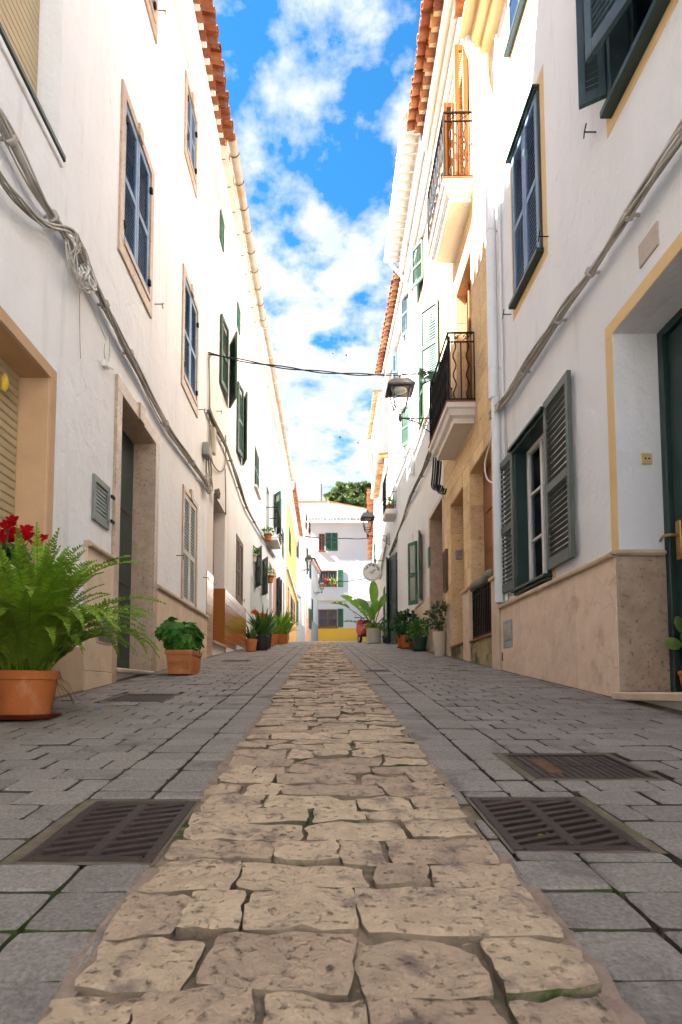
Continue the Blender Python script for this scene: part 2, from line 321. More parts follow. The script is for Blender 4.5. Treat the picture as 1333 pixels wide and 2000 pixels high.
M['mosswall'] = mat('stained_base', (.40, .32, .17), (.30, .25, .12), 4, .9, .5, 40, c3=(.07, .07, .035), s3=3.2, t3=(.46, .62))
def glass(name, tintc=(.9, .95, .95)):
    m = bpy.data.materials.new(name); m.use_nodes = True; t = m.node_tree; t.nodes.clear()
    o = N(t, 'ShaderNodeOutputMaterial'); g = N(t, 'ShaderNodeBsdfGlossy', Roughness=.02); tr = N(t, 'ShaderNodeBsdfTransparent'); tr.inputs[0].default_value = (*tintc, 1)
    fr = N(t, 'ShaderNodeFresnel', IOR=1.5); mx_ = N(t, 'ShaderNodeMixShader'); t.links.new(fr.outputs[0], mx_.inputs[0]); t.links.new(tr.outputs[0], mx_.inputs[1]); t.links.new(g.outputs[0], mx_.inputs[2]); t.links.new(mx_.outputs[0], o.inputs[0])
    return m
M['glass'] = glass('window_glass')
# ---------------------------------------------------------------- ground and hill
def n3(x, y, z=0): return noise.noise(Vector((x, y, z)))
b = MB(); xs = [-160, -90, -60, -40, -25, -12, -4, 0, 4, 12, 25, 40, 60, 90, 160]; ys = [-60, -30, -12, 0, 10, 20, 30, 45, 60, 75, 90, 105, 120, 150, 200, 280]
def TZ(x, y):
    if y < 60: return (G(y) if y > -12 else G(-12)) - .25
    return G(60) - .25 + (min(y, 130) - 60) * .38 + n3(x * .03, y * .03) * 3
vs = [(x, y, TZ(x, y)) for y in ys for x in xs]; k = len(xs)
b.add(vs, [(j * k + i, j * k + i + 1, (j + 1) * k + i + 1, (j + 1) * k + i) for j in range(len(ys) - 1) for i in range(k - 1)])
b.build('terrain', M['hill'], smooth=True, kind='structure')

b = MB(); b.add([(-40, -40, G(-12) - .2), (30, -40, G(-12) - .2), (30, -12, G(-12) - .2), (-40, -12, G(-12) - .2), (30, -12, G(-12) - .12), (-40, -12, G(-12) - .12), (30, -.75, G(-.75) - .06), (-40, -.75, G(-.75) - .06)], [(0, 1, 2, 3), (5, 4, 6, 7)])
b.build('added_bounce_paving', mat('pale_bounce_paving', (.56, .52, .47), (.48, .44, .39), 4, .85, .2, 30), kind='structure')  # added pale ground behind the camera, unseen, bounces sunlight into the street
YS = [-10 + .5 * i for i in range(0, 120)]
def strip_sheet(name, x0, x1, dz, m):
    b = MB(); xs = [x0 + (x1 - x0) * i / 2 for i in range(3)]
    vs = [(x, y, G(y) + dz) for y in YS for x in xs]
    b.add(vs, [(j * 3 + i, j * 3 + i + 1, j * 3 + i + 4, j * 3 + i + 3) for j in range(len(YS) - 1) for i in range(2)])
    return b.build(name, m, smooth=True, kind='structure')
SL, SR = -.35, .385                       # the two edges of the stone strip
HOLES = [(.425, .735, 1.285, 1.675), (-.655, -.365, 1.225, 1.645), (.70, 1.11, 1.885, 2.235), (-1.47, -1.10, 3.80, 4.20), (.50, .73, 6.2, 6.55), (-1.46, -1.12, 8.1, 8.5)]
BORD = [(.008, .03, .012, .010), (.035, .008, .015, .018), (.03, .02, .03, .02), (.05, .03, .03, .03), (.02, .02, .02, .02), (.03, .03, .03, .03)]
def subtract(rects, hole):
    out = []
    for (a, b_, c, d) in rects:
        x0, x1, y0, y1 = hole
        if b_ <= x0 or a >= x1 or d <= y0 or c >= y1: out.append((a, b_, c, d)); continue
        if a < x0: out.append((a, x0, c, d))
        if b_ > x1: out.append((x1, b_, c, d))
        if c < y0: out.append((max(a, x0), min(b_, x1), c, y0))
        if d > y1: out.append((max(a, x0), min(b_, x1), y1, d))
    return [q for q in out if q[1] - q[0] > .035 and q[3] - q[2] > .03]
def paver(b, x0, x1, y0, y1, fine):
    g = .0042; x0 += g * RND.uniform(.6, 1.4); x1 -= g * RND.uniform(.6, 1.4); y0 += g * RND.uniform(.6, 1.15); y1 -= g * RND.uniform(.6, 1.15)
    dz = RND.gauss(0, .0017); tx = RND.gauss(0, .008); ty = RND.gauss(0, .008); xc = (x0 + x1) / 2; yc = (y0 + y1) / 2
    def P(x, y, z): return (x, y, G(y) + z + dz + tx * (x - xc) + ty * (y - yc))
    b.cur = RND.random()
    n = 4 if fine else 1
    if not fine: x0 += .001; x1 -= .001; y0 += .0015; y1 -= .0015
    def ring(ins, z, jit):
        a0, a1, c0, c1 = x0 + ins, x1 - ins, y0 + ins, y1 - ins; pts = []
        cut = .006 if fine else 0
        corners = [(a0, c0), (a1, c0), (a1, c1), (a0, c1)]
        for i in range(4):
            p, q = corners[i], corners[(i + 1) % 4]
            L = math.hypot(q[0] - p[0], q[1] - p[1])
            for t in range(n):
                f = t / n
                if fine and t == 0: f = 0
                x = p[0] + (q[0] - p[0]) * f; y = p[1] + (q[1] - p[1]) * f
                if fine:
                    if t == 0:
                        x += (xc - x) * .035; y += (yc - y) * .05
                    x += n3(x * 40, y * 40, 3) * jit; y += n3(x * 40, y * 40, 9) * jit
                pts.append(P(x, y, z))
        return pts
    k = 4 * n; r0 = ring(0, -.05, .002 * fine); r1 = ring(0, -.004, .003 * fine); r2 = ring(.005, 0, .003 * fine)
    fs = [(i, (i + 1) % k, k + (i + 1) % k, k + i) for i in range(k)] + [(k + i, k + (i + 1) % k, 2 * k + (i + 1) % k, 2 * k + i) for i in range(k)] + [tuple(range(2 * k, 3 * k))]
    b.add(r0 + r1 + r2, fs)
    b.m[-len(fs):] = [1] * k + [0] * (k + 1)
def paving(name, sgn, edge, l1, l2, wall):
    xa, xb = sorted((edge, wall * 1.25)); sb = MB()
    for j in range(len(YS) - 1):
        rs = [(xa, xb, YS[j], YS[j + 1])]
        for h_ in HOLES[:2]: rs = subtract(rs, h_)
        for q in rs: sb.quad(*[(X, Y, G(Y) - .019) for X, Y in ((q[0], q[2]), (q[1], q[2]), (q[1], q[3]), (q[0], q[3]))])
    base = sb.build(name, M['joint'], kind='structure')
    rects = []; y = .30; row = 0; dy = .131
    while y < 46:
        d_ = dy * RND.uniform(.97, 1.03); cols = [(edge + sgn * RND.uniform(-.012, .006), l1), (l1, l2)]
        x = l2; off = .1 if row % 2 else .2
        W = wall * (1 if y < 8 else 1.12)
        first = True
        while abs(x) < abs(W):
            wd = (off if first else .2) * RND.uniform(.97, 1.03); first = False
            nx = x + sgn * wd
            cols.append((x, nx)); x = nx
        cur = [(min(a, c), max(a, c), y, y + d_) for a, c in cols]
        for h_, bd in zip(HOLES, BORD):
            if h_[2] - .3 < y < h_[3] + .2: cur = subtract(cur, (h_[0] - bd[0], h_[1] + bd[1], h_[2] - bd[2], h_[3] + bd[3]))
        rects += cur; y += d_; row += 1
    # largest in view: nearest in depth that fall inside the frame
    def key(q):
        yc = (q[2] + q[3]) / 2; xc = (q[0] + q[1]) / 2; u = xc / yc * F
        return yc if -700 < u < 740 and yc > .62 else 100 + yc
    rects.sort(key=key); far = MB()
    for i, q in enumerate(rects):
        if i < 298:
            bb = MB(); paver(bb, *q, fine=1); bb.build('paver', [M['paver'], M['joint']], base, smooth=30)
        else: paver(far, *q, fine=0)
    far.build('paver_field', [M['paver'], M['joint']], base, smooth=30, kind='stuff')
def kerb_fillet(name, x, sg):
    b = MB(); vs = []
    for i in range(91):
        Y = -1 + i * .2; w_ = .045 + .02 * n3(Y * 2, x); vs += [(x + sg * .02, Y, G(Y) + .02), (x - sg * w_, Y, G(Y) + .003)]
    b.add(vs, [(2 * i, 2 * i + 1, 2 * i + 3, 2 * i + 2) for i in range(90)]); b.build(name, M['mortar2'], smooth=True, kind='structure')
kerb_fillet('wall_foot_mortar_left', -1.875, -1); kerb_fillet('wall_foot_mortar_right', 2.055, 1)
paving('paving_right', 1, SR, .555, .75, 2.06); paving('paving_left', -1, SL, -.505, -.69, -1.88)

# stone strip along the middle
strip = strip_sheet('stone_strip', SL - .03, SR + .03, -.0085, M['mortar'])
PAR_F = [-1, -.98, -.74, -.3, .05, .35, .74, .98, 1]; PAR_C = [-1, -.97, 0, .97, 1]
def cobble(b, q, fine, seed):
    U = PAR_F if fine else PAR_C; V = PAR_F if fine else PAR_C; vs = []
    (ax, ay), (bx_, by), (cx_, cy), (dx_, dy_) = q
    dz = max(-.002, RND.gauss(.005, .004)); tx = RND.gauss(0, .022); ty = RND.gauss(0, .03); b.cur = RND.random()
    mxx = (ax + bx_ + cx_ + dx_) / 4; myy = (ay + by + cy + dy_) / 4
    for v in V:
        for u in U:
            uu = u * (1 - .045 * v ** 6); vv = v * (1 - .06 * u ** 6); s_, t_ = (uu + 1) / 2, (vv + 1) / 2
            x = (ax * (1 - s_) + bx_ * s_) * (1 - t_) + (dx_ * (1 - s_) + cx_ * s_) * t_
            y = (ay * (1 - s_) + by * s_) * (1 - t_) + (dy_ * (1 - s_) + cy * s_) * t_
            e = max(abs(u), abs(v))
            if e > .85: x += n3(x * 26, y * 26, seed) * .010; y += n3(x * 26, y * 26, seed + 5) * .010
            z = -.035 if e == 1 else (-.001 - .010 * max(0, n3(x * 30, y * 30, seed + 2) - .1) if e > .87 else 0)
            z += n3(x * 16, y * 16, 2) * .009 + n3(x * 45, y * 45, 7) * .004
            vs.append((x, y, G(y) + z + dz + tx * (x - mxx) + ty * (y - myy)))
    k = len(U)
    fs = [(j * k + i, j * k + i + 1, (j + 1) * k + i + 1, (j + 1) * k + i) for j in range(len(V) - 1) for i in range(k - 1)]; b.add(vs, fs)
    b.m[-len(fs):] = [1 if j in (0, len(V) - 2) or i in (0, k - 2) else 0 for j in range(len(V) - 1) for i in range(k - 1)]
y = .42; row = 0; quads = []
wob = lambda x, r: n3(x * 3.2, r * 3.7, 1) * .045
while y < 40:
    dY = RND.uniform(.10, .145) if y > 1.3 else RND.uniform(.11, .15)
    if y > 2.2: dY = RND.uniform(.08, .135)
    cuts = [SL]; x = SL
    while True:
        x += RND.choice((.11, .15, .19, .24, .29)) * RND.uniform(.9, 1.1)
        if x > SR - .09: break
        cuts.append(x)
    cuts.append(SR)
    for i in range(len(cuts) - 1):
        a, c = cuts[i], cuts[i + 1]; g = RND.uniform(.001, .0035); sk = RND.uniform(-.02, .02) if i else 0
        e0 = RND.uniform(-.012, .015) if i == 0 else 0; e1 = RND.uniform(-.015, .012) if i == len(cuts) - 2 else 0
        y0a, y0c = y + wob(a, row), y + wob(c, row); y1a, y1c = y + dY + wob(a, row + 1), y + dY + wob(c, row + 1)
        quads.append(((a + g + e0, y0a + g), (c - g + e1, y0c + g), (c - g + sk + e1, y1c - g), (a + g + e0 + sk, y1a - g)))
    y += dY; row += 1
fq = MB()
for i, q in enumerate(quads):
    if i < 298:
        bb = MB(); cobble(bb, q, i < 150, i * .37); bb.build('paving_stone', [M['stone'], M['mortar']], strip, smooth=42)
    else: cobble(fq, q, 0, i * .37)
fq.build('far_paving_stones', [M['stone'], M['mortar']], strip, smooth=42, kind='stuff')

for sx, sg in ((SL, -1), (SR, 1)):
    b = MB(); vs = []; N_ = 420
    for i in range(N_):
        Y = .35 + i * .03; w_ = .010 + .016 * abs(n3(Y * 9, sx, 4)) + .006 * n3(Y * 40, sx); dn = .02 if any(h_[2] - .02 < Y < h_[3] + .02 and (h_[0] > 0) == (sg > 0) for h_ in HOLES[:2]) else 0
        vs += [(sx - sg * .012, Y, G(Y) - .004 - dn), (sx + sg * (.006 + w_), Y, G(Y) + .0015 - dn)]
    b.add(vs, [(2 * i, 2 * i + 1, 2 * i + 3, 2 * i + 2) for i in range(N_ - 1)]); b.build('edge_mortar', mat('pinkish_mortar', (.34, .25, .19), (.25, .18, .135), 25, .9, .9, 70), strip)
# drains and covers
def slope_rot(): return (math.atan(.111), 0, 0)
def frame_border(i):
    x0, x1, y0, y1 = HOLES[i]; l, r, n_, f_ = BORD[i]; b = MB()
    def pc(a, c, d, e):
        m_ = 6
        for k in range(m_):
            if abs(c - a) > abs(e - d): p, q = a + (c - a) * k / m_, a + (c - a) * (k + 1) / m_; vs = [(p, d), (q, d), (q, e), (p, e)]
            else: p, q = d + (e - d) * k / m_, d + (e - d) * (k + 1) / m_; vs = [(a, p), (c, p), (c, q), (a, q)]
            b.add([(X, Y, G(Y) - .004 + n3(X * 20, Y * 20) * .003) for X, Y in vs], [(0, 1, 2, 3)])
    pc(x0 - l, x0, y0 - n_, y1 + f_); pc(x1, x1 + r, y0 - n_, y1 + f_); pc(x0, x1, y0 - n_, y0); pc(x0, x1, y1, y1 + f_)
    return b
def drain(i, label, tilt):
    x0, x1, y0, y1 = HOLES[i]; cx_, cy_ = (x0 + x1) / 2, (y0 + y1) / 2
    t = thing('drain_grate', label, 'drain grate', (cx_, cy_, G(cy_)), 0, 'drain grates beside the stone strip')
    fb = frame_border(i); fb.v = [(a - cx_, c - cy_, d - G(cy_)) for a, c, d in fb.v]; fb.build('mortar_bed', M['mortar2'], t)
    Wd, Ln = (x1 - x0) / 2, (y1 - y0) / 2; sl = .111
    rim = MB(); zt = -.002
    for a, c, d, e in ((-Wd, -Wd + .028, -Ln, Ln), (Wd - .028, Wd, -Ln, Ln), (-Wd + .028, Wd - .028, -Ln, -Ln + .03), (-Wd + .028, Wd - .028, Ln - .03, Ln), (-.016, .016, -Ln + .03, Ln - .03)):
        rim.box(a, c, d, e, -.035, zt, .004)
    rim.build('frame', M['iron'], t, rot=slope_rot())
    nb = 9; ang = R(tilt)
    for side in (-1, 1):
        a, c = (-Wd + .024, -.012) if side < 0 else (.012, Wd - .024)
        for j in range(nb):
            yb = -Ln + .02 + (2 * Ln - .04) * (j + .5) / nb; bb = MB(); sh = math.tan(ang) * (c - a) / 2; th = .0088
            y00, y11 = yb - sh, yb + sh
            lim = Ln - .02
            ya, yc = max(-lim, min(lim, y00)), max(-lim, min(lim, y11))
            if abs(yc - ya) < .02: continue
            vs = [(a, ya - th, -.012), (c, yc - th, -.012), (c, yc + th, -.012), (a, ya + th, -.012), (a, ya - th, zt - .001), (c, yc - th, zt - .001), (c, yc + th, zt - .001), (a, ya + th, zt - .001)]
            bb.add(vs, [(3, 2, 1, 0), (4, 5, 6, 7), (0, 1, 5, 4), (1, 2, 6, 5), (2, 3, 7, 6), (3, 0, 4, 7)])
            bb.build('bar', M['iron'], t, rot=slope_rot())
    pit = MB(); e_ = .002; a, c, d, e, zb = -Wd - e_, Wd + e_, -Ln - e_, Ln + e_, -.21
    pit.quad((a, d, zb), (c, d, zb), (c, e, zb), (a, e, zb)); pit.quad((a, d, zb), (a, e, zb), (a, e, -.02), (a, d, -.02)); pit.quad((c, d, zb), (c, d, -.02), (c, e, -.02), (c, e, zb)); pit.quad((a, e, zb), (c, e, zb), (c, e, -.02), (a, e, -.02)); pit.quad((a, d, zb), (a, d, -.02), (c, d, -.02), (c, d, zb)); pit.build('pit', M['dark'], t, rot=slope_rot())
    return t
drain(1, 'slotted iron drain grate on the left of the stone strip', 22); dr = drain(0, 'slotted iron drain grate on the right of the strip, near the ribbed cover', 22)
wl = MB()
for k in range(7):
    a = k * .9; p = Vector((-.03 + .02 * math.cos(a * 2), -.115 + .012 * k, -.022)); q = Vector((math.cos(a), math.sin(a), .3)) * .022
    s_ = Vector((-q.y, q.x, 0)) * .4; wl.quad(p, p + q * .5 + s_, p + q, p + q * .5 - s_)
wl.build('weed_leaf', M['lime'], dr)
def cover(i, label, ribs=14, panel=False, rz=0):
    x0, x1, y0, y1 = HOLES[i]; cx_, cy_ = (x0 + x1) / 2, (y0 + y1) / 2
    t = thing('manhole_cover', label, 'manhole cover', (cx_, cy_, G(cy_)), 0, 'manhole covers in the paving')
    fb = frame_border(i); fb.v = [(a - cx_, c - cy_, d - G(cy_)) for a, c, d in fb.v]; fb.build('mortar_bed', M['mortar2'], t)
    Wd, Ln = (x1 - x0) / 2, (y1 - y0) / 2
    sub = MB(); sub.box(-Wd, Wd, -Ln, Ln, -.03, -.0105); fr = []
    for a, c, d, e in ((-Wd, -Wd + .014, -Ln, Ln), (Wd - .014, Wd, -Ln, Ln), (-Wd + .014, Wd - .014, -Ln, -Ln + .014), (-Wd + .014, Wd - .014, Ln - .014, Ln)): sub.box(a, c, d, e, -.03, -.002, .002)
    sub.build('frame', M['iron'], t, rot=slope_rot())
    for j in range(ribs):
        a = -Wd + .018 + (2 * Wd - .036) * j / ribs; c = a + (2 * Wd - .036) / ribs - .006; bb = MB()
        for k in range(2): bb.box(a, c, -Ln + .017 + k * (Ln - .015), -.003 + k * (Ln - .015), -.02, -.0065, .002)
        bb.build('rib', M['iron'], t, rot=slope_rot())
    if panel:
        bb = MB(); bb.box(-Wd * .62, -Wd * .36, -Ln * .55, Ln * .62, -.02, -.0045, .002); bb.build('rusty_panel', M['rust'], t, rot=slope_rot())
        bb = MB(); bb.box(Wd * .28, Wd * .5, Ln * .2, Ln * .5, -.02, -.005, .002); bb.build('maker_plate', M['iron'], t, rot=slope_rot())
cover(2, 'ribbed brown iron manhole cover with rusty rectangle beside the right grate', 14, True)
cover(3, 'dark iron cover on the left paving just below the fern fronds', 12)
cover(4, 'small dark cover touching the right edge of the stone strip, farther up', 8)
cover(5, 'small dark cover on the left paving near the orange tiled wall', 8)
b = MB(); p = onY(3.55, 210, 1388); b.box(-.02, .02, -.008, .01, 0, .004, .001); b.build('paper_scrap', M['litter'], loc=(p.x, 3.4, G(3.4) + .004), rot=(R(6), R(4), .4), label='tiny blue scrap of litter on the left paving', cat='litter')
# ---------------------------------------------------------------- houses
_slat = {}
def slat_mesh(wd, m, dep=.042, th=.007, tilt=72):
    k = (round(wd, 3), m.name, dep, tilt)
    if k not in _slat:
        b = MB(); Mx = Matrix.Rotation(R(-tilt), 4, 'X'); b.box(0, k[0], -dep / 2, dep / 2, -th / 2, th / 2, M=Mx); _slat[k] = b.mesh('slat', m)
    return _slat[k]
class House:
    def __init__(s, name, label, left, A, B, ztop, wallmat, depth=6.0, cat='house'):
        """A = (X, Y) near end, B = far end of the facade; local x runs along the wall, local y out into the street."""
        s.left = left; o, e = (B, A) if left else (A, B)
        s.o = Vector((o[0], o[1], 0)); d = Vector((e[0] - o[0], e[1] - o[1], 0)); s.L = d.length; s.ux = d.normalized()
        s.uy = Vector((-s.ux.y, s.ux.x, 0)); s.ang = math.atan2(s.ux.y, s.ux.x); s.ztop = ztop; s.holes = []; s.wm = wallmat; s.depth = depth
        s.root = thing(name, label, cat, s.o, s.ang); s.cols = []
    def hit(s, x, y, d=0):
        r = ray(x, y); p0 = s.o + s.uy * d; t = (p0 - CAM).dot(s.uy) / r.dot(s.uy); p = CAM + r * t; q = p - s.o
        return q.dot(s.ux), p.z
    def W(s, u, d, z): return s.o + s.ux * u + s.uy * d + Vector((0, 0, z))
    def sY(s, Y): return (Y - s.o.y) / s.ux.y
    def gz(s, u): return G(s.o.y + s.ux.y * u)
    def rect(s, xa, xb, xe, yt, yb, ym=None):
        ym = ym if ym is not None else (yt + yb) / 2
        a, b = s.hit(xa, ym)[0], s.hit(xb, ym)[0]; zt, zb = s.hit(xe, yt)[1], s.hit(xe, yb)[1]
        return min(a, b), max(a, b), zb, zt
    def hole(s, r, dep=.2, jm=0, back=True): s.holes.append((*r, dep, jm, back))
    def part(s, b, name, m, smooth=False, **kw): return b.build(name, m, s.root, smooth, **kw)
    def finish(s, mats=None, ends=(1, 1), roof=True, rise=1.6, eave=.0, roofmat=None, zb=None):
        b = MB(); zb = zb if zb is not None else min(s.gz(0), s.gz(s.L)) - .4
        us = sorted({0, s.L} | {h[0] for h in s.holes} | {h[1] for h in s.holes}); us = [u for u in us if 0 <= u <= s.L]
        zs = sorted({zb, s.ztop} | {h[2] for h in s.holes} | {h[3] for h in s.holes}); zs = [z for z in zs if zb <= z <= s.ztop]
        for i in range(len(us) - 1):
            for j in range(len(zs) - 1):
                cu, cz = (us[i] + us[i + 1]) / 2, (zs[j] + zs[j + 1]) / 2
                if any(h[0] < cu < h[1] and h[2] < cz < h[3] for h in s.holes): continue
                b.quad((us[i], 0, zs[j]), (us[i], 0, zs[j + 1]), (us[i + 1], 0, zs[j + 1]), (us[i + 1], 0, zs[j]))
        for (a, c, z0, z1, dep, jm, back) in s.holes:
            a, c = max(a, 0), min(c, s.L); D = -dep
            b.quad((a, 0, z0), (a, D, z0), (a, D, z1), (a, 0, z1), jm); b.quad((c, 0, z0), (c, 0, z1), (c, D, z1), (c, D, z0), jm)
            b.quad((a, 0, z1), (a, D, z1), (c, D, z1), (c, 0, z1), jm); b.quad((a, 0, z0), (c, 0, z0), (c, D, z0), (a, D, z0), jm)
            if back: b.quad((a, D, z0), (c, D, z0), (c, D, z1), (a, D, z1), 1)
        D = -s.depth
        b.quad((0, 0, zb), (0, D, zb), (0, D, s.ztop), (0, 0, s.ztop)); b.quad((s.L, 0, zb), (s.L, 0, s.ztop), (s.L, D, s.ztop), (s.L, D, zb))
        b.quad((0, D, zb), (s.L, D, zb), (s.L, D, s.ztop), (0, D, s.ztop)); b.quad((0, 0, s.ztop), (0, D, s.ztop), (s.L, D, s.ztop), (s.L, 0, s.ztop))
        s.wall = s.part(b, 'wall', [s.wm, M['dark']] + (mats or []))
        if roof:
            b = MB(); z = s.ztop + .02; y0 = -.08; ym = -s.depth / 2
            b.add([(0, y0, z + .05), (s.L, y0, z + .05), (s.L, ym, z + rise), (0, ym, z + rise), (0, D, z), (s.L, D, z), (0, y0, z), (s.L, y0, z)],
                  [(0, 1, 2, 3), (3, 2, 5, 4), (6, 7, 1, 0), (6, 0, 3, 4), (7, 5, 2, 1), (6, 4, 5, 7)])
            s.roof = s.part(b, 'roof', roofmat or M['tile'])
        return s
    # -- pieces
    def surround(s, r, w_, m, d=.012, name='window_surround', sides='tblr', key=None, c=.003, joints=False, wb=None):
        a, c_, z0, z1 = r; wb = wb if wb is not None else w_
        def pc(*q):
            b = MB(); b.cur = RND.random(); b.box(*q, c=c); s.part(b, name, m)
        e = .002
        if 't' in sides: pc(a - w_, c_ + w_, -.02, d, z1 + e, z1 + w_)
        if 'b' in sides: pc(a - w_, c_ + w_, -.02, d, z0 - wb, z0 - e)
        if 'l' in sides: pc(a - w_, a - e, -.02, d, z0 - e + .0004, z1 + e - .0004)
        if 'r' in sides: pc(c_ + e, c_ + w_, -.02, d, z0 - e + .0004, z1 + e - .0004)
    def leaf(s, hinge, sgn, wd, z0, z1, m, d=.0, ang=0, nsl=14, far=False, panels=2, name='shutter', slatm=None, fr=.055, closed_tilt=1):
        Hh = z1 - z0; b = MB(); th = .018; X = lambda a: a * sgn
        def bx(a, c, e, f): b.box(X(a), X(c), -th, th, e, f, c=0 if far else .003)
        bx(0, fr, 0, Hh); bx(wd - fr, wd, 0, Hh)
        mid = Hh * .47; rails = [0, Hh] if panels == 1 else [0, mid, Hh]; rh = fr * 1.35
        for i, z in enumerate(rails):
            if i == 0: bx(fr, wd - fr, 0, rh * 1.25)
            elif i == len(rails) - 1: bx(fr, wd - fr, Hh - rh, Hh)
            else: bx(fr, wd - fr, z - rh / 2, z + rh / 2)
        o = s.part(b, name, m, loc=(hinge, d, z0), rot=(0, 0, R(ang) * sgn))
        sm = slat_mesh(wd - 2 * fr, slatm or m, **(dict(dep=.042, tilt=70) if ang < 90 else dict(dep=.032, tilt=40))); fb = MB(); Mx = Matrix.Rotation(R(-62), 4, 'X')
        for i in range(len(rails) - 1):
            lo = rails[i] + (rh * 1.25 if i == 0 else rh / 2); hi = rails[i + 1] - (rh if i == len(rails) - 2 else rh / 2); n = max(3, int(round(nsl / (len(rails) - 1))))
            for k in range(n):
                z = lo + (hi - lo) * (k + .5) / n; x0 = fr if sgn > 0 else -(wd - fr)
                if far: fb.box(x0, x0 + wd - 2 * fr, -.55 * (hi - lo) / n, .55 * (hi - lo) / n, -.004, .004, M=Matrix.Translation((0, 0, z)) @ Mx)
                else: link('slat', sm, o, (x0, 0, z))
        if far: fb.build('louvre_slats', slatm or m, o, kind='stuff')
        return o
    def pair(s, r, m, d=-.03, a1=0, a2=0, nsl=24, far=False, fr=.05, panels=2, name='shutter', slatm=None):
        a, c, z0, z1 = r; h_ = (c - a) / 2 - .003
        s.leaf(a, 1, h_, z0, z1, m, d, a1, nsl, far, panels, name, slatm, fr); s.leaf(c, -1, h_, z0, z1, m, d, a2, nsl, far, panels, name, slatm, fr)
    def glazed(s, r, m, d=-.12, cols=2, rows=1, fw=.05, pane=True, curtain=False):
        a, c, z0, z1 = r; b = MB()
        for q in ((a, a + fw, z0, z1), (c - fw, c, z0, z1), (a + fw, c - fw, z0, z0 + fw), (a + fw, c - fw, z1 - fw, z1)): b.box(q[0], q[1], d - .03, d + .03, q[2], q[3], .004)
        for i in range(1, cols): x = a + (c - a) * i / cols; b.box(x - fw / 2, x + fw / 2, d - .028, d + .028, z0 + fw, z1 - fw, .004)
        for j in range(1, rows): z = z0 + (z1 - z0) * j / rows; b.box(a + fw, c - fw, d - .02, d + .02, z - fw / 4, z + fw / 4, .002)
        o = s.part(b, 'window_frame', m)
        if pane:
            for i in range(cols):
                x0 = a + (c - a) * i / cols; x1 = a + (c - a) * (i + 1) / cols
                b = MB(); b.box(x0 + .01, x1 - .01, d - .003, d + .003, z0 + .01, z1 - .01); b.build('pane', M['glass'], o)
        if curtain:
            b = MB(); n = 24; vs = []
            for k in range(n + 1):
                x = a + .03 + (c - a - .06) * k / n; yy = d - .09 + .018 * math.sin(k * 1.7); vs += [(x, yy, z0 + .05), (x, yy, z1 - (z1 - z0) * .22)]
            b.add(vs, [(2 * k, 2 * k + 2, 2 * k + 3, 2 * k + 1) for k in range(n)]); b.build('curtain', M['curtain'], o, smooth=True)
        return o
    def sill(s, a, c, z, d0, d1, h, m, name='window_sill', bev=.006):
        b = MB(); b.box(a, c, d0, d1, z - h, z, bev); return s.part(b, name, m)
    def hook(s, u, z, m=None):
        b = MB(); b.tube([(u, -.01, z), (u, .09, z)], .005, 5); b.tube([(u - .035, .09, z + .035), (u, .09, z), (u + .0, .095, z - .05)], .005, 5); s.part(b, 'shutter_hook', m or M['wrought'])
    def cornice(s, a, c, steps, m, name='cornice'):
        b = MB()
        for (z0, z1, d) in steps: b.box(a, c, -.02, d, z0, z1, .006)
        return s.part(b, name, m)
    def tiles(s, a, c, z, d0, d1, m, sp=.2, r=.085, up=False, tilt=14, parent=None, jit=.012, name='roof_tile', mortar=None):
        n = int((c - a) / sp); ln = d1 - d0; me = _tile(r, ln, up, m); mb = MB()
        for k in range(n):
            u = a + (k + .5) * (c - a) / n
            link(name, me, parent or s.root, (u, d1 + RND.uniform(-jit, jit), z + RND.uniform(-jit, jit) * .4), (R(-tilt), R(RND.uniform(-3, 3)), R(RND.uniform(-1.5, 1.5))))
            if mortar and k < n - 1: mq = MB(); mq.box(u + sp * .5 - sp * .22, u + sp * .5 + sp * .22, d0, d1 - .03, z - r * .35, z + .02, .01); mq.build('mortar_fill', mortar, parent or s.root)
    def gutter(s, a, c, z, d, r, m, brackets=0, bl=.35, name='gutter', bm=None):
        b = MB(); n = 10; seg = 24; vs = []; fs = []
        for i in range(seg + 1):
            u = a + (c - a) * i / seg; dz = .012 * n3(u * 1.3, z)
            for ro in (r, r - .012):
                for k in range(n + 1):
                    t = math.pi * k / n; vs.append((u, d - ro * math.cos(t), z + dz - ro * math.sin(t)))
        q = 2 * (n + 1)
        for i in range(seg):
            for k in range(n):
                A = i * q + k; fs += [(A, A + 1, A + q + 1, A + q), (A + n + 1, A + n + 1 + q, A + n + 2 + q, A + n + 2)]
        b.add(vs, fs); g = s.part(b, name, m, smooth=True)
        for i in range(brackets):
            u = a + (c - a) * (i + .5) / brackets; bb = MB()
            bb.tube([(u, 0, z - r - bl * .18), (u, d - r, z - r - .02)] + [(u, d - (r + .008) * math.cos(math.pi * k / 8), z - (r + .008) * math.sin(math.pi * k / 8)) for k in range(1, 9)], .007, 5)
            bb.build('gutter_bracket', bm or M['rust'], g)
        return g
    def pipe(s, pts, r, m, name='downpipe', clamps=(), n=14):
        b = MB(); b.tube(pts, r, n); o = s.part(b, name, m, smooth=40)
        for q in clamps:
            bb = MB(); bb.tube([(q[0], q[1], q[2] - .012), (q[0], q[1], q[2] + .012)], r + .006, n); bb.tube([(q[0], 0, q[2]), (q[0], q[1], q[2])], .008, 5); bb.build('pipe_clamp', M['pipe'], o, smooth=40)
        return o
_tl = {}
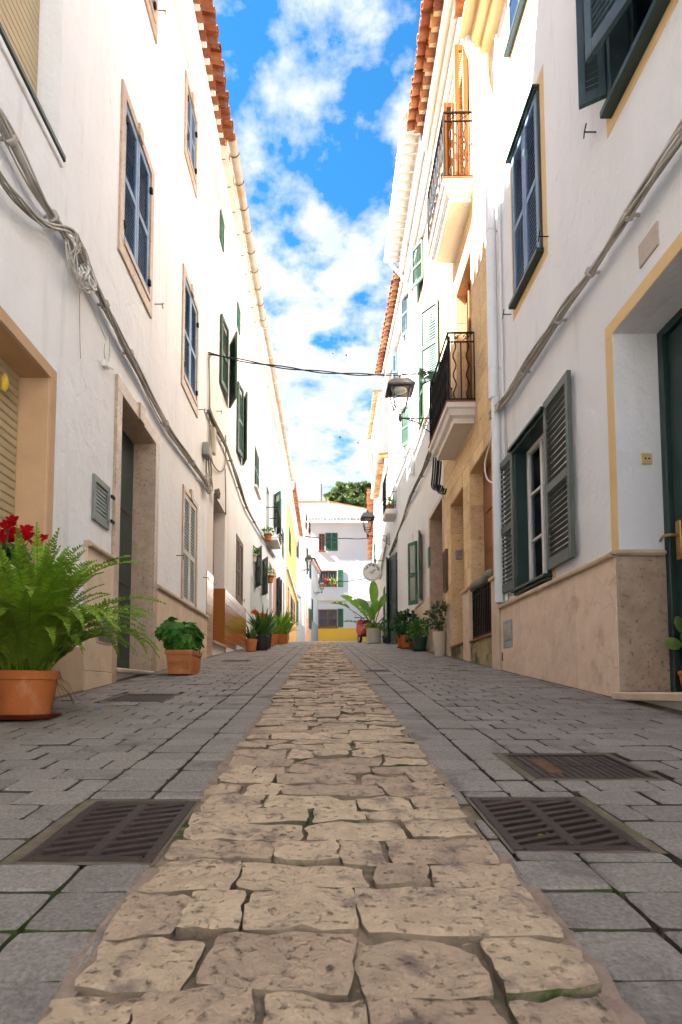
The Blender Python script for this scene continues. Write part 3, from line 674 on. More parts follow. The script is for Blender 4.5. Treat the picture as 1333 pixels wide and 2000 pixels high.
def _tile(r, ln, up, m):
    k = (r, round(ln, 3), up, m.name)
    if k in _tl: return _tl[k]
    b = MB(); n = 8; vs = []; th = .013
    for (yy, rr) in ((0, r), (-ln, r * .82)):
        for ro in (rr, rr - th):
            for i in range(n + 1):
                t = math.pi * i / n; s_ = 1 if up else -1; vs.append((-ro * math.cos(t), yy, s_ * ro * math.sin(t) * .8))
    q = n + 1; fs = []
    for i in range(n): fs += [(i, i + 1, 2 * q + i + 1, 2 * q + i), (q + i, 3 * q + i, 3 * q + i + 1, q + i + 1), (i, q + i, q + i + 1, i + 1)]
    fs += [(0, 2 * q, 3 * q, q), (n, q + n, 3 * q + n, 2 * q + n)]
    b.add(vs, fs); _tl[k] = b.mesh('roof_tile', m, smooth=40); return _tl[k]

def door_planks(h, r, m, d, n=3, name='door', handle=None):
    a, c, z0, z1 = r; b = MB(); b.box(a, c, d - .05, d, z0, z1, .004); o = h.part(b, name, m)
    for k in range(n):
        zz0 = z0 + .12 + (z1 - z0 - .2) * k / n; zz1 = z0 + .12 + (z1 - z0 - .2) * (k + 1) / n - .1
        bb = MB(); bb.box(a + .1, c - .1, d, d + .014, zz0, zz1, .01); bb.build('panel', m, o)
    return o

# ======== left: house with the garage
L1 = House('garage_house', 'white house at far left with beige garage surround and high roller window', True, (-1.88, -4.6), (-1.88, 4.35), 11.6, M['white'])
gr = L1.rect(77, 77, 77, 716, 1392, 900); gY = (L1.sY(3.73), L1.sY(1.2)); g_ = (min(gY), max(gY), .1, L1.hit(77, 716)[1])
L1.hole(g_, .24, 2)
L1.surround(g_, .085, M['trimbeige'], .014, 'garage_surround', 'tlr')
for k in range(46):
    z = g_[2] + k * .058; 
    if z > g_[3] - .03: break
    b = MB(); b.box(g_[0] + .002, g_[1] - .002, -.235, -.20, z, z + .053, .006); L1.part(b, 'roller_slat', M['beigeroll'])
wz = L1.hit(92, 247)[1]; wr = (L1.sY(3.76), L1.sY(2.1)); wr = (min(wr), max(wr), wz, wz + 1.75)
L1.hole(wr, .19)
for k in range(26): b = MB(); b.box(wr[0] + .002, wr[1] - .002, -.188, -.16, wr[2] + .06 + k * .062, wr[2] + .06 + k * .062 + .057, .005); L1.part(b, 'roller_slat', M['beigeroll'])
L1.sill(wr[0] - .06, wr[1] + .06, wr[2] + .004, -.188, .03, .045, M['dkgreen']); L1.sill(wr[0] - .05, wr[1] + .05, wr[2] - .043, -.01, .018, .05, M['white'], 'sill_band')
b = MB(); b.lathe([(0, 0), (.018, .012), (.026, .05), (.02, .09), (.008, .12), (0, .125)], 12); yb = L1.hit(10, 745, -.15)
L1.part(b, 'hanging_bag', mat('yellow_bag', (.60, .40, .05), rough=.6), smooth=True, loc=(yb[0], -.15, yb[1] - .07))
b = MB(); b.box(0.004, g_[0] - .09, -.01, .016, -.2, .82, .004); L1.part(b, 'painted_plinth', mat('tan_plinth_paint', (.50, .37, .25), (.45, .33, .22), 3, .85, .3, 40)); L1.finish([M['trimbeige']], eave=.40)
L1.tiles(0, 4, 11.77, .0, .43, M['tile'], .235, .088, False, 10, L1.roof)

# ======== left: travertine house
L2 = House('travertine_house', 'white house with blue louvred shutters and travertine doorway on the left', True, (-1.88, 4.35), (-1.88, 8.9), 9.50, M['cream'])
L2.wm = M['white']
def blue_window(rr, nsl, m=M['blue'], far=False):
    a, c, z0, z1 = rr; w_ = .095; inn = (a + w_, c - w_, z0 + w_ * 1.35, z1 - w_ * 1.25)
    L2.hole(inn, .16); L2.surround(inn, w_, M['travertine'], .022, key=True, wb=w_ * 1.35)
    b = MB(); mid = (a + c) / 2; b.cur = .8; b.box(mid - .06, mid + .06, -.01, .04, inn[3] - .005, inn[3] + w_ * 1.25, .004); L2.part(b, 'keystone', M['travertine'])
    L2.sill(inn[0], inn[1], inn[2] + .05, -.1, .036, .055, M['travertine'])
    L2.pair((inn[0] + .004, inn[1] - .004, inn[2] + .055, inn[3] - .004), m, -.012, 0, 0, nsl, far, .05)
    for u in (inn[0] + .01, inn[1] - .01):
        for z in (inn[2] + .2, inn[3] - .2):
            b = MB(); b.box(u - .02, u + .02, .0, .035, z - .03, z + .03, .004); L2.part(b, 'hinge', M['wrought'])
def rectq(h, nt, nb_, ft, fb_):     # near-top, near-bottom, far-top, far-bottom corners in the photo
    A, B, Cc, D = h.hit(*nt), h.hit(*nb_), h.hit(*ft), h.hit(*fb_)
    n_, f_ = (A[0] + B[0]) / 2, (Cc[0] + D[0]) / 2
    return min(n_, f_), max(n_, f_), (B[1] + D[1]) / 2, (A[1] + Cc[1]) / 2
w1 = rectq(L2, (236, 147), (231, 494), (298, 330), (295, 622)); blue_window(w1, 24)
w2 = rectq(L2, (356.5, 511.6), (353.6, 752.8), (387, 605), (385.5, 818)); w2 = (w2[0], w2[1], w1[2], w1[3]); blue_window(w2, 24)
w3 = rectq(L2, (361, 126), (360, 302), (385, 240), (383, 388)); blue_window(w3, 20)
blue_window((w1[0], w1[1], w3[2], w3[3]), 20)
# doorway
dr_ = rectq(L2, (230, 770), (228, 1330), (297, 861), (297, 1318)); dz = L2.hit(297, 1312)[1]
dr2 = (dr_[0], dr_[1], dz, L2.hit(297, 861)[1]); L2.hole((dr2[0], dr2[1], dr2[2], dr2[3]), .30, 2)
L2.surround((dr2[0], dr2[1], dr2[2] - .2, dr2[3]), .13, M['travertine'], .026, 'door_surround', 'tlr', wb=0)
b = MB(); mid = (dr2[0] + dr2[1]) / 2; b.box(mid - .07, mid + .07, -.01, .045, dr2[3] - .006, dr2[3] + .17, .005); L2.part(b, 'keystone', M['travertine'])
door_planks(L2, (dr2[0] + .003, dr2[1] - .003, dr2[2] + .002, dr2[3] - .003), M['dkgreen'], -.22, 3)
L2.sill(dr2[0] - .02, dr2[1] + .02, dr2[2] + .002, -.29, .06, .045, M['travertine'], 'door_step', .012)
# dado
zd = L2.hit(300, 1147)[1]
def dado_run(h, a, c, z, m, cap, pw=.42, d=.03, name='dado_panel', base=True):
    n = max(1, int(round((c - a) / pw)))
    for k in range(n):
        u0, u1 = a + (c - a) * k / n, a + (c - a) * (k + 1) / n; b = MB(); b.cur = RND.random()
        zl = min(h.gz(u0), h.gz(u1)) - .15; zm_ = h.gz((u0 + u1) / 2) + .13
        if base: b.box(u0 + .0015, u1 - .0015, -.02, d, zm_ + .002, z - .004, .003); h.part(b, name, m); b = MB(); b.cur = RND.random(); b.box(u0 + .0015, u1 - .0015, -.02, d + .004, zl, zm_ - .002, .003); h.part(b, 'dado_base', m)
        else: b.box(u0 + .0015, u1 - .0015, -.02, d, zl, z - .004, .003); h.part(b, name, m)
    b = MB(); pr = [(d, -.004), (d + .028, 0), (d + .036, .018), (d + .03, .034), (d + .012, .042), (0, .042)]
    vs = []
    for u in (a - .005, c + .005): vs += [(u, y_, z + zz) for y_, zz in pr] + [(u, -.01, z - .004)]
    k = len(pr) + 1; b.add(vs, [(i, (i + 1) % k, k + (i + 1) % k, k + i) for i in range(k)] + [tuple(range(k)), tuple(range(2 * k - 1, k - 1, -1))]); h.part(b, 'dado_moulding', cap, smooth=50)
dado_run(L2, dr2[1] + .132, L2.L - .004, zd + .0, M['dado2'], M['travertine'], .4)
dado_run(L2, .01, dr2[0] - .132, zd, M['dado2'], M['travertine'], .45)
b = MB(); mb_ = L2.rect(184, 213, 200, 1205, 1255); b.box(mb_[0], mb_[1], .0, .04, mb_[2], mb_[3], .004); o = L2.part(b, 'meter_door', M['chrome']); bb = MB(); bb.box(mb_[0] - .02, mb_[1] + .02, 0, .036, mb_[2] - .02, mb_[3] + .02, .003); bb.build('meter_frame', M['travertine'], o)
# small vent shutter, lower window
v_ = rectq(L2, (180, 925), (179, 1010), (211, 951), (210, 1040)); L2.hole((v_[0] + .03, v_[1] - .03, v_[2] + .03, v_[3] - .03), .1)
L2.leaf(v_[0], 1, v_[1] - v_[0], v_[2], v_[3], M['greygreen'], .004, 0, 8, panels=1, fr=.04)
for z in (v_[2] + .08, v_[3] - .08): b = MB(); b.box(v_[0] - .05, v_[0] + .02, .03, .05, z - .014, z + .014, .003); L2.part(b, 'hinge', M['wrought'])
w5 = rectq(L2, (355, 934), (355, 1180), (384, 985), (383, 1192)); inn = (w5[0] + .07, w5[1] - .07, w5[2], w5[3] - .10)
L2.hole(inn, .16); L2.surround(inn, .07, M['travertine'], .022, 'window_surround', 'tlr'); b = MB(); mid = (inn[0] + inn[1]) / 2; b.box(mid - .05, mid + .05, -.01, .04, inn[3] - .004, inn[3] + .14, .004); L2.part(b, 'keystone', M['travertine'])
L2.pair((inn[0] + .003, inn[1] - .003, inn[2] + .005, inn[3] - .003), M['paleshutter'], -.01, 0, 0, 30, False, .05, slatm=M['greygreen'])
for (x, y) in ((302, 594), (388, 800), (345, 1085), (397, 1128)): L2.hook(*L2.hit(x, y))
L2.hook(*L2.hit(307, 20))
# eave: cornice and two courses of tiles
zc = L2.ztop
L2.cornice(0, L2.L + 1.2, [(zc - .42, zc - .30, .03), (zc - .30, zc - .24, .05), (zc - .10, zc - .0, .10)], M['white'])
b = MB(); b.add([(0, 0, zc - .24), (0, .045, zc - .24), (0, .16, zc + .02), (0, 0, zc + .02), (L2.L, 0, zc - .24), (L2.L, .045, zc - .24), (L2.L, .16, zc + .02), (L2.L, 0, zc + .02)], [(0, 1, 2, 3), (7, 6, 5, 4), (1, 5, 6, 2), (2, 6, 7, 3)]); L2.part(b, 'cove', M['white'])
L2.finish([M['travertine']], eave=.36, rise=1.5)
L2.tiles(0, L2.L, zc + .075, .0, .26, M['tile'], .215, .078, False, 6, L2.roof, mortar=M['white'])
L2.tiles(.06, L2.L + .06, zc + .15, .0, .40, M['tile'], .215, .078, False, 10, L2.roof)
L2.tiles(-.06, L2.L - .06, zc + .18, .0, .39, M['tile'], .215, .076, True, 10, L2.roof)

# ======== left: cream house with the old gutter
L3 = House('cream_house', 'cream house with stained gutter, iron brackets and brown tiled entrance on the left', True, (-1.88, 8.9), (-1.86, 13.75), 9.62, M['cream'])
g1 = rectq(L3, (427, 605), (428, 745), (460, 700), (459, 790)); a0 = L3.rect(429, 447, 430, 612, 752, 700)
L3.hole(a0, .16); L3.leaf(a0[1], -1, (a0[1] - a0[0]) * .5, a0[2], a0[3], M['shgreen'], .03, 5, 28); L3.leaf(a0[0], 1, (a0[1] - a0[0]) * .5, a0[2], a0[3], M['shgreen'], .03, 25, 28)
a1 = L3.rect(462, 473, 463, 745, 885, 830); L3.hole(a1, .15); L3.leaf(a1[1], -1, (a1[1] - a1[0]) * .5, a1[2], a1[3], M['shgreen'], .03, 8, 28); L3.leaf(a1[0], 1, (a1[1] - a1[0]) * .5, a1[2], a1[3], M['shgreen'], .03, 20, 28)
for q in ((429, 436, 430, 412, 470), (463, 468, 464, 592, 640)):
    r = L3.rect(*q); L3.hole(r, .1); L3.pair(r, M['green'], .012, 0, 0, 12, True, .03)
dd = L3.rect(416, 439, 439, 1003, 1254, 1100); dd = (dd[0], dd[1], L3.hit(430, 1258)[1], L3.hit(439, 1000)[1]); L3.hole(dd, .25)
door_planks(L3, (dd[0] + .002, dd[1] - .002, dd[2] + .002, dd[3] - .002), M['wood'], -.2, 3)
L3.sill(dd[0] - .03, dd[1] + .03, dd[2] + .003, -.24, .06, .05, M['travertine'], 'door_step', .01)
zt_ = L3.hit(439, 1150)[1]; b = MB(); b.box(dd[0] - .0, dd[0] + .012, -.24, .021, dd[2], zt_, .002); L3.part(b, 'jamb_panel', M['brownpaint'])
# glazed tiles of the dado, one by one
def tile_run(a, c, ztop_, mA, mB, w_, hh, lim):
    n = int((c - a) / w_); zs = []
    for i in range(n):
        u0 = a + (c - a) * i / n; u1 = a + (c - a) * (i + 1) / n; g0 = L3.gz((u0 + u1) / 2) + .01; z = ztop_; k = 0
        while z - hh > g0 - .02:
            b = MB(); b.cur = RND.random(); b.box(u0 + .002, u1 - .002, -.01, .016, z - hh + .002, z - .002, .0015); L3.part(b, 'glazed_tile', mA if k < lim else mB); z -= hh; k += 1
r_end = L3.rect(440, 480, 450, 1150, 1260, 1200)
b = MB(); b.box(r_end[0], dd[0] - .001, -.01, .012, .4, zt_ + .0, 0); L3.part(b, 'tile_grout', M['white'])
tile_run(r_end[0], dd[0] - .002, zt_, M['pinktile'], M['orangetile'], .15, .135, 2)
tile_run(dd[1] + .002, L3.L - .01, L3.hit(412, 1122)[1], M['pinktile'], M['pinktile'], .15, .135, 99)
b5 = L3.rect(462, 473.5, 463, 1048, 1168, 1110); L3.hole(b5, .12); L3.pair(b5, M['brownshutter'], -.01, 0, 0, 26, False, .045); L3.surround(b5, .05, M['brownshutter'], .015, 'window_frame', 'tblr')
jb = L3.hit(404, 880); L3.hook(*L3.hit(423, 803)); L3.hook(*L3.hit(470, 1172))
zc = L3.ztop; L3.cornice(0, L3.L, [(zc - .42, zc - .34, .035), (zc - .1, zc, .12)], M['cream'])
b = MB(); b.add([(0, 0, zc - .34), (0, .04, zc - .34), (0, .13, zc - .1), (0, 0, zc - .1), (L3.L, 0, zc - .34), (L3.L, .04, zc - .34), (L3.L, .13, zc - .1), (L3.L, 0, zc - .1)], [(0, 1, 2, 3), (7, 6, 5, 4), (1, 5, 6, 2), (2, 6, 7, 3)]); L3.part(b, 'cove', M['cream'])
L3.finish(eave=.22, rise=1.4, roofmat=M['tiley'])
L3.tiles(0, L3.L, zc + .09, 0, .26, M['tiley'], .21, .082, False, 8, L3.roof)
L3.gutter(0, L3.L, zc + .12, .33, .085, M['gutter'], 9, .35)
b = MB(); b.box(0, L3.L, -.05, .24, zc + .001, zc + .03, .004); L3.part(b, 'eave_board', M['cream'])

# ======== left: second gutter house
L4 = House('balcony_house', 'long white house with green shutters, hanging flower pots and small iron balcony on the left', True, (-1.86, 13.75), (-1.75, 25.8), 10.05, M['white2'])
def simple_win(h, q, m, far=True, a1=0, a2=0, nsl=20, surr=None, dep=.14, fr=.05, d=.01):
    r = h.rect(*q); h.hole(r, dep); h.pair(r, m, d, a1, a2, nsl, far, fr)
    if surr: h.surround(r, .07, surr, .012)
    return r
r = L4.rect(497.5, 506, 498, 868, 950); L4.hole(r, .12); L4.pair(r, M['shgreen'], -.01, 0, 0, 40, True); L4.sill(r[0] - .08, r[1] + .08, r[2], -.1, .08, .06, M['cream']); L4.surround(r, .1, M['rough'], .006, 'window_surround', 't')
r = L4.rect(520.5, 526.5, 521, 945, 1058); L4.hole(r, .3); L4.glazed(r, M['redwood'], -.25, 2, 1)
bz = L4.hit(524, 1060)[1]; br = MB()
L4.sill(r[0] - .15, r[1] + .15, bz, -.02, .38, .10, M['cream'], 'balcony_slab')
rl = MB(); z1 = bz + .95; a_, c_ = r[0] - .13, r[1] + .13
rl.tube([(a_, 0, z1), (a_, .36, z1), (c_, .36, z1), (c_, 0, z1)], .015, 5); ra = L4.part(rl, 'balcony_railing', M['wrought'])
for k in range(9):
    u = a_ + (c_ - a_) * k / 8; bb = MB(); bb.tube([(u, .36, z1), (u, .36, bz + .45), (u, .46, bz + .22), (u, .36, bz)], .009, 4); bb.build('baluster', M['wrought'], ra)
r = L4.rect(535.5, 540, 536.5, 968, 1035); L4.hole(r, .12); L4.glazed(r, M['redwood'], -.09); L4.leaf(r[1], -1, .46, r[2], r[3], M['green'], .03, 148, 24, True, fr=.07); L4.leaf(r[0], 1, .46, r[2], r[3], M['shgreen'], .03, 25, 24, True)
simple_win(L4, (551, 554, 551, 1030, 1085), M['shgreen']); simple_win(L4, (545.5, 548.5, 546, 1025, 1065), M['shgreen'])
for q in ((499, 506.5, 500, 1075, 1150), (512, 521, 513, 1095, 1165)):
    r = L4.rect(*q); L4.hole(r, .12); L4.glazed(r, M['redwood'], -.09)
    L4.leaf(r[1], -1, .44, r[2], r[3], M['shgreen'], .03, 156, 24, True, fr=.06)
for q in ((526, 531, 530.5, 1105, 1250), (553, 556, 555.5, 1140, 1250)):
    r = L4.rect(*q); r = (r[0], r[1], L4.gz(r[0]) + .08, r[3]); L4.hole(r, .2); door_planks(L4, r, M['wood'], -.16)
r = L4.rect(540, 543, 540.5, 1130, 1225); L4.hole(r, .1); L4.leaf(r[1], -1, (r[1] - r[0]) * .5, r[2], r[3], M['dkgreen'], .03, 155, 26, True); L4.leaf(r[0], 1, .45, r[2], r[3], M['dkgreen'], .03, 20, 26, True)
r = L4.rect(534, 539, 535, 1110, 1230); b = MB(); b.box(r[0], r[1], -.01, .008, L4.gz(r[0]), r[3]); L4.part(b, 'pink_panel', mat('pink_paint', (.62, .27, .20), rough=.8))
r = L4.rect(500, 524, 500, 1140, 1210, 1180); b = MB(); b.box(r[0], L4.L - .4, -.01, .014, L4.gz(r[0]) - .3, L4.hit(505, 1145)[1]); L4.part(b, 'roughcast_dado', M['rough'])
for q in ((478, 480, 479, 760, 790), (482, 484, 483, 812, 835), (532, 533, 532, 930, 945)): pass
zc = L4.ztop; L4.cornice(0, L4.L, [(zc - .5, zc - .4, .04), (zc - .4, zc - .3, .07), (zc - .12, zc, .15)], M['cream'])
L4.finish(eave=.22, rise=1.4, roofmat=M['tiley']); L4.tiles(0, L4.L, zc + .09, 0, .22, M['tiley'], .24, .09, False, 8, L4.roof)
b = MB(); b.box(0, L4.L, -.05, .22, zc + .001, zc + .03, .004); L4.part(b, 'eave_board', M['cream'])
L4.gutter(0, L4.L, zc + .12, .29, .09, M['gutter'], 9, .3, bm=M['cream'])
L4.pipe(smooth_path([(.3, .32, zc + .05), (.25, .30, zc - .25), (.2, .1, zc - .45), (.15, .04, zc - .7)], 5), .06, M['cream'], 'gutter_outlet')

# ======== left: yellow house and the two beyond
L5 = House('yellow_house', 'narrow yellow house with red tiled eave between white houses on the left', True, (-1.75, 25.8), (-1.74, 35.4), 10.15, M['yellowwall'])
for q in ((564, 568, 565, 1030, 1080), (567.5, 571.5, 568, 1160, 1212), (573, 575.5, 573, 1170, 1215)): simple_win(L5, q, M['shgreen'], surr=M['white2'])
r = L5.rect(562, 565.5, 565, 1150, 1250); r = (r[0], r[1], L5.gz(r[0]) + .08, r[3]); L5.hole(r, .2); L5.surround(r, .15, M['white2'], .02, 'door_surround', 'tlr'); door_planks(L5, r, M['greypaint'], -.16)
zc = L5.ztop; L5.cornice(0, L5.L, [(zc - .55, zc - .4, .06), (zc - .3, zc - .1, .12), (zc - .1, zc, .2)], M['white2'])
L5.finish(eave=.32, rise=1.5); L5.tiles(0, L5.L, zc + .1, 0, .42, M['tile'], .24, .1, False, 10, L5.roof)
zb_ = L5.hit(566, 1128)[1]; L5.sill(0, L5.L, zb_, -.01, .12, .12, M['cream'], 'string_course')
L6 = House('peach_trim_house', 'white house with peach window trim and grey door at the left bend', True, (-1.74, 35.4), (-.98, 41.6), 12.2, M['bluewhite'])
def xw(h, x0, x1, yt, yb, m, surr=None, **kw): return simple_win(h, (x0, x1, (x0 + x1) / 2, yt, yb), m, surr=surr, **kw)
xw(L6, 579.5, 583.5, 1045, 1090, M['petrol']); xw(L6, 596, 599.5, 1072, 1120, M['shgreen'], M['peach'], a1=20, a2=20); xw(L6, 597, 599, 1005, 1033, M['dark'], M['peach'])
xw(L6, 578.5, 582, 1160, 1222, M['petrol'])
for x0, x1, m_, sm_ in ((583.5, 588, M['greypaint'], M['greypaint']), (595.5, 599, M['peach'], M['peach'])):
    r = L6.rect(x0, x1, x1, 1168 if x0 < 590 else 1182, 1250); r = (r[0], r[1], L6.gz(r[0]) + .05, r[3]); L6.hole(r, .2); L6.surround(r, .15, sm_, .02, 'door_surround', 'tlr'); door_planks(L6, r, m_, -.17)
b = MB(); b.box(0, L6.L * .45, -.01, .02, L6.gz(0) - .4, L6.gz(0) + 1.5); L6.part(b, 'peach_base', M['peach']); b = MB(); b.box(L6.L * .45 + .002, L6.L, -.01, .02, L6.gz(L6.L) - .4, L6.gz(L6.L) + 1.3); L6.part(b, 'grey_base', M['greypaint'])
L6.pipe([(L6.L * .45, .05, 4.3), (L6.L * .45, .05, 11)], .05, M['pipe']); L6.finish(eave=.2, roofmat=M['bluewhite'], rise=2.4)
L7 = House('corner_house', 'white corner house with grey base and slanted eave beside the yellow based house', True, (-.98, 41.6), (-.50, 46.3), 10.2, M['bluewhite'])
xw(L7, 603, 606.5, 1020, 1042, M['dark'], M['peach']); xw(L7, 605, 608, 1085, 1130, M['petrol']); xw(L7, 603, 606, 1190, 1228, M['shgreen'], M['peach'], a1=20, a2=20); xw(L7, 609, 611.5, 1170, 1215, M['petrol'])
b = MB(); b.box(0, L7.L, -.01, .02, L7.gz(L7.L) - .4, L7.gz(0) + 1.25); L7.part(b, 'grey_base', M['greypaint'])
zc = L7.ztop; L7.sill(0, L7.L, zc, -.01, .22, .15, M['cream'], 'eave_board'); L7.finish(eave=.25)
L7.tiles(0, L7.L, zc + .1, 0, .35, M['tile'], .24, .1, False, 10, L7.roof)
# ======== right: white house with yellow trim
R1 = House('yellow_trim_house', 'white house with yellow window trim and marble dado at the right edge', False, (2.06, -8.5), (2.06, 6.42), 8.45, M['white'])
far_u = lambda h, x, y: h.hit(x, y)[0]
# door
zt_ = R1.hit(1205, 642)[1]; zs = R1.hit(1210, 1352)[1]; uf = far_u(R1, 1205, 900); drr = (uf - 1.15, uf, zs, zt_)
R1.hole(drr, .42); R1.surround((drr[0], drr[1], R1.hit(1203, 1090)[1] + .04, zt_), .10, M['trimyellow'], .004, 'door_surround', 'tlr')
d_ = door_planks(R1, (drr[0] + .003, drr[1] - .06, zs + .002, zt_ - .06), M['dkgreen'], -.35, 2)
b = MB(); b.box(drr[1] - .06, drr[1] - .002, -.40, -.31, zs + .001, zt_ - .002, .006); b.box(drr[0], drr[1] - .06, -.40, -.31, zt_ - .06, zt_ - .002, .006); R1.part(b, 'door_frame', M['dkgreen'])
hz = R1.hit(1322, 1045, -.33); b = MB(); b.box(hz[0] - .028, hz[0] + .028, -.35, -.338, hz[1] - .17, hz[1] + .10, .008); b.tube(smooth_path([(hz[0], -.34, hz[1]), (hz[0], -.28, hz[1]), (hz[0] + .06, -.275, hz[1] + .006), (hz[0] + .11, -.285, hz[1] - .012)], 5), .011, 8); R1.part(b, 'door_handle', M['brass'], smooth=40)
R1.sill(drr[0] - .03, drr[1] + .045, zs + .002, -.41, .07, .055, M['dado2'], 'door_step', .008)
# intercom on the far door jamb
for nm, w_, h_, dep, m_ in (('intercom', .028, .028, .014, M['ivory']),):
    pz = 0.5 + (1346 - 897) / 1100 * 3.96; b = MB(); b.box(drr[1] - dep, drr[1] + .001, -.245, -.165, pz - .04, pz + .04, .006); o = R1.part(b, 'intercom', m_)
    bb = MB(); bb.box(drr[1] - dep - .003, drr[1] - dep + .001, -.232, -.178, pz - .018, pz + .012, .003); bb.build('call_plate', M['trimyellow'], o)
    for dy in (-.02, .006): bb = MB(); bb.box(drr[1] - dep - .007, drr[1] - dep - .001, -.206 + dy, -.192 + dy, pz - .008, pz + .004, .002); bb.build('call_button', M['iron'], o)
# dado of marble slabs: along the wall and round into the doorway
zd = R1.hit(1100, 1136.5)[1]; dado_run(R1, drr[1] + .0, R1.L - .005, zd, M['dado'], M['dado2'], .62, .035, 'marble_slab', base=False)
b = MB(); b.cur = .2; b.box(drr[1] - .018, drr[1] + .0005, -.31, .030, zs + .003, zd - .002, .003); R1.part(b, 'marble_slab', M['travertine'])
b = MB(); b.box(drr[1] - .045, drr[1] + .004, -.31, .06, zd, zd + .04, .014); R1.part(b, 'dado_moulding', M['dado2'])
# lower window with flat-open shutters
lw = (far_u(R1, 1075, 960), far_u(R1, 1011, 1000), R1.hit(1012, 1163)[1] + .02, R1.hit(1004, 884)[1]); R1.hole(lw, .20, 2)
R1.surround((lw[0], lw[1], lw[2], lw[3] + .02), .085, M['trimyellow'], .004, 'window_surround', 'tblr')
b = MB(); b.box(lw[0] - .03, lw[1] + .05, 0, .085, lw[3] - .012, lw[3] + .02, .004); b.box(lw[0], lw[1], -.15, .05, lw[3] - .05, lw[3] - .013, .006); R1.part(b, 'drip_board', M['dkgreen'])
for a, c in ((lw[0], lw[0] + .05), (lw[1] - .05, lw[1])): b = MB(); b.box(a + .001, c - .001, -.16, .03, lw[2], lw[3] - .05, .005); R1.part(b, 'shutter_frame', M['dkgreen'])
R1.sill(lw[0] - .02, lw[1] + .02, lw[2] + .03, -.15, .085, .03, M['dkgreen']); R1.sill(lw[0] - .01, lw[1] + .01, lw[2] - .001, 0, .055, .03, M['dkgreen'], 'sill_moulding')
R1.glazed((lw[0] + .05, lw[1] - .05, lw[2] + .03, lw[3] - .05), M['whitepot'], -.12, 2, 3, .05, curtain=True)
mgs = mat('shutter_face_paint', (.075, .095, .082), (.105, .122, .105), 4, .5, .15, 60, c3=(.14, .15, .13), s3=5, t3=(.58, .75))
R1.leaf(lw[0], 1, .55, lw[2] + .05, lw[3] + .06, mgs, .032, 178.5, 24, slatm=mgs, fr=.06)
R1.leaf(lw[1], -1, .47, lw[2] + .05, lw[3] + .0, mgs, .032, 178.5, 24, slatm=mgs, fr=.06)
# upper closed window
uw = (far_u(R1, 1058, 330), far_u(R1, 1006, 460), R1.hit(1060, 497)[1], R1.hit(1056, 160)[1]); R1.hole(uw, .14)
R1.surround(uw, .10, M['trimyellow'], .004); R1.pair((uw[0] + .03, uw[1] - .03, uw[2] + .04, uw[3] - .04), M['blue'], .012, 0, 0, 28, False, .05, slatm=M['blue'])
b = MB(); b.box(uw[0] - .01, uw[1] + .05, 0, .075, uw[3] - .02, uw[3] + .004, .004); b.box(uw[0], uw[1], 0, .05, uw[3] - .05, uw[3] - .021, .004); R1.part(b, 'drip_board', M['dkgreen'])
R1.sill(uw[0] - .02, uw[1] + .04, uw[2] + .04, -.1, .075, .05, M['dkgreen'])
for a, c in ((uw[0], uw[0] + .03), (uw[1] - .03, uw[1])): b = MB(); b.box(a + .001, c - .001, -.08, .03, uw[2] + .04, uw[3] - .05, .004); R1.part(b, 'shutter_frame', M['petrol'])
# nearest window of the same floor, one flap ajar
tw = (far_u(R1, 1196, 100) - 1.0, far_u(R1, 1196, 100), uw[2], uw[3]); R1.hole(tw, .2); R1.surround(tw, .10, M['trimyellow'], .004)
R1.sill(tw[0] - .02, tw[1] + .04, tw[2] + .04, -.15, .085, .055, M['dkgreen']); R1.glazed((tw[0] + .04, tw[1] - .04, tw[2] + .05, tw[3] - .04), M['dkgreen'], -.13, 2, 2, .05)
b = MB(); b.box(tw[1] - .05, tw[1] + .01, -.1, .05, tw[2] + .04, tw[3], .005); R1.part(b, 'shutter_frame', M['petrol'])
R1.leaf(tw[1], -1, .18, tw[2] + .12, tw[3], M['petrol'], .05, 118, 26, panels=2, fr=.05); R1.leaf(tw[0], 1, .82, tw[2] + .12, tw[3], M['petrol'], .06, 16, 26, fr=.06)
# top-floor window
zt2 = R1.hit(1006, 98)[1] + .12; t2 = (uw[0], uw[1], zt2, zt2 + 1.1); R1.hole(t2, .14); R1.surround(t2, .10, M['trimyellow'], .004); R1.pair(t2, M['petrol'], .012, 0, 0, 30, False, .05, slatm=M['blue']); R1.sill(t2[0] - .02, t2[1] + .04, t2[2] + .03, -.1, .07, .05, M['dkgreen'])
# plaque, meter doors, hooks
pq = rectq(R1, (1287, 432), (1287, 478), (1251, 478), (1251, 527)); b = MB(); b.box(pq[0], pq[1], -.01, .012, pq[2], pq[3], .003); R1.part(b, 'plaque', M['plaque'])
mb_ = rectq(R1, (1008, 1208), (1008, 1263), (990, 1214), (990, 1268)); b = MB(); b.box(mb_[0], mb_[1], .0, .040, mb_[2], mb_[3], .003); o = R1.part(b, 'meter_door', M['greypaint']); bb = MB(); bb.box(mb_[0] + .03, mb_[1] - .03, .03, .044, mb_[2] + .08, mb_[3] - .04, .003); bb.build('meter_badge', M['chrome'], o)
b = MB(); q = R1.hit(988, 1283); b.box(q[0] - .02, q[0] + .02, .03, .037, q[1] - .05, q[1] + .05, .002); R1.part(b, 'vent_slot', M['iron'])
for (x, y) in ((1165, 258), (1072, 462), (999, 614)): R1.hook(*R1.hit(x, y))
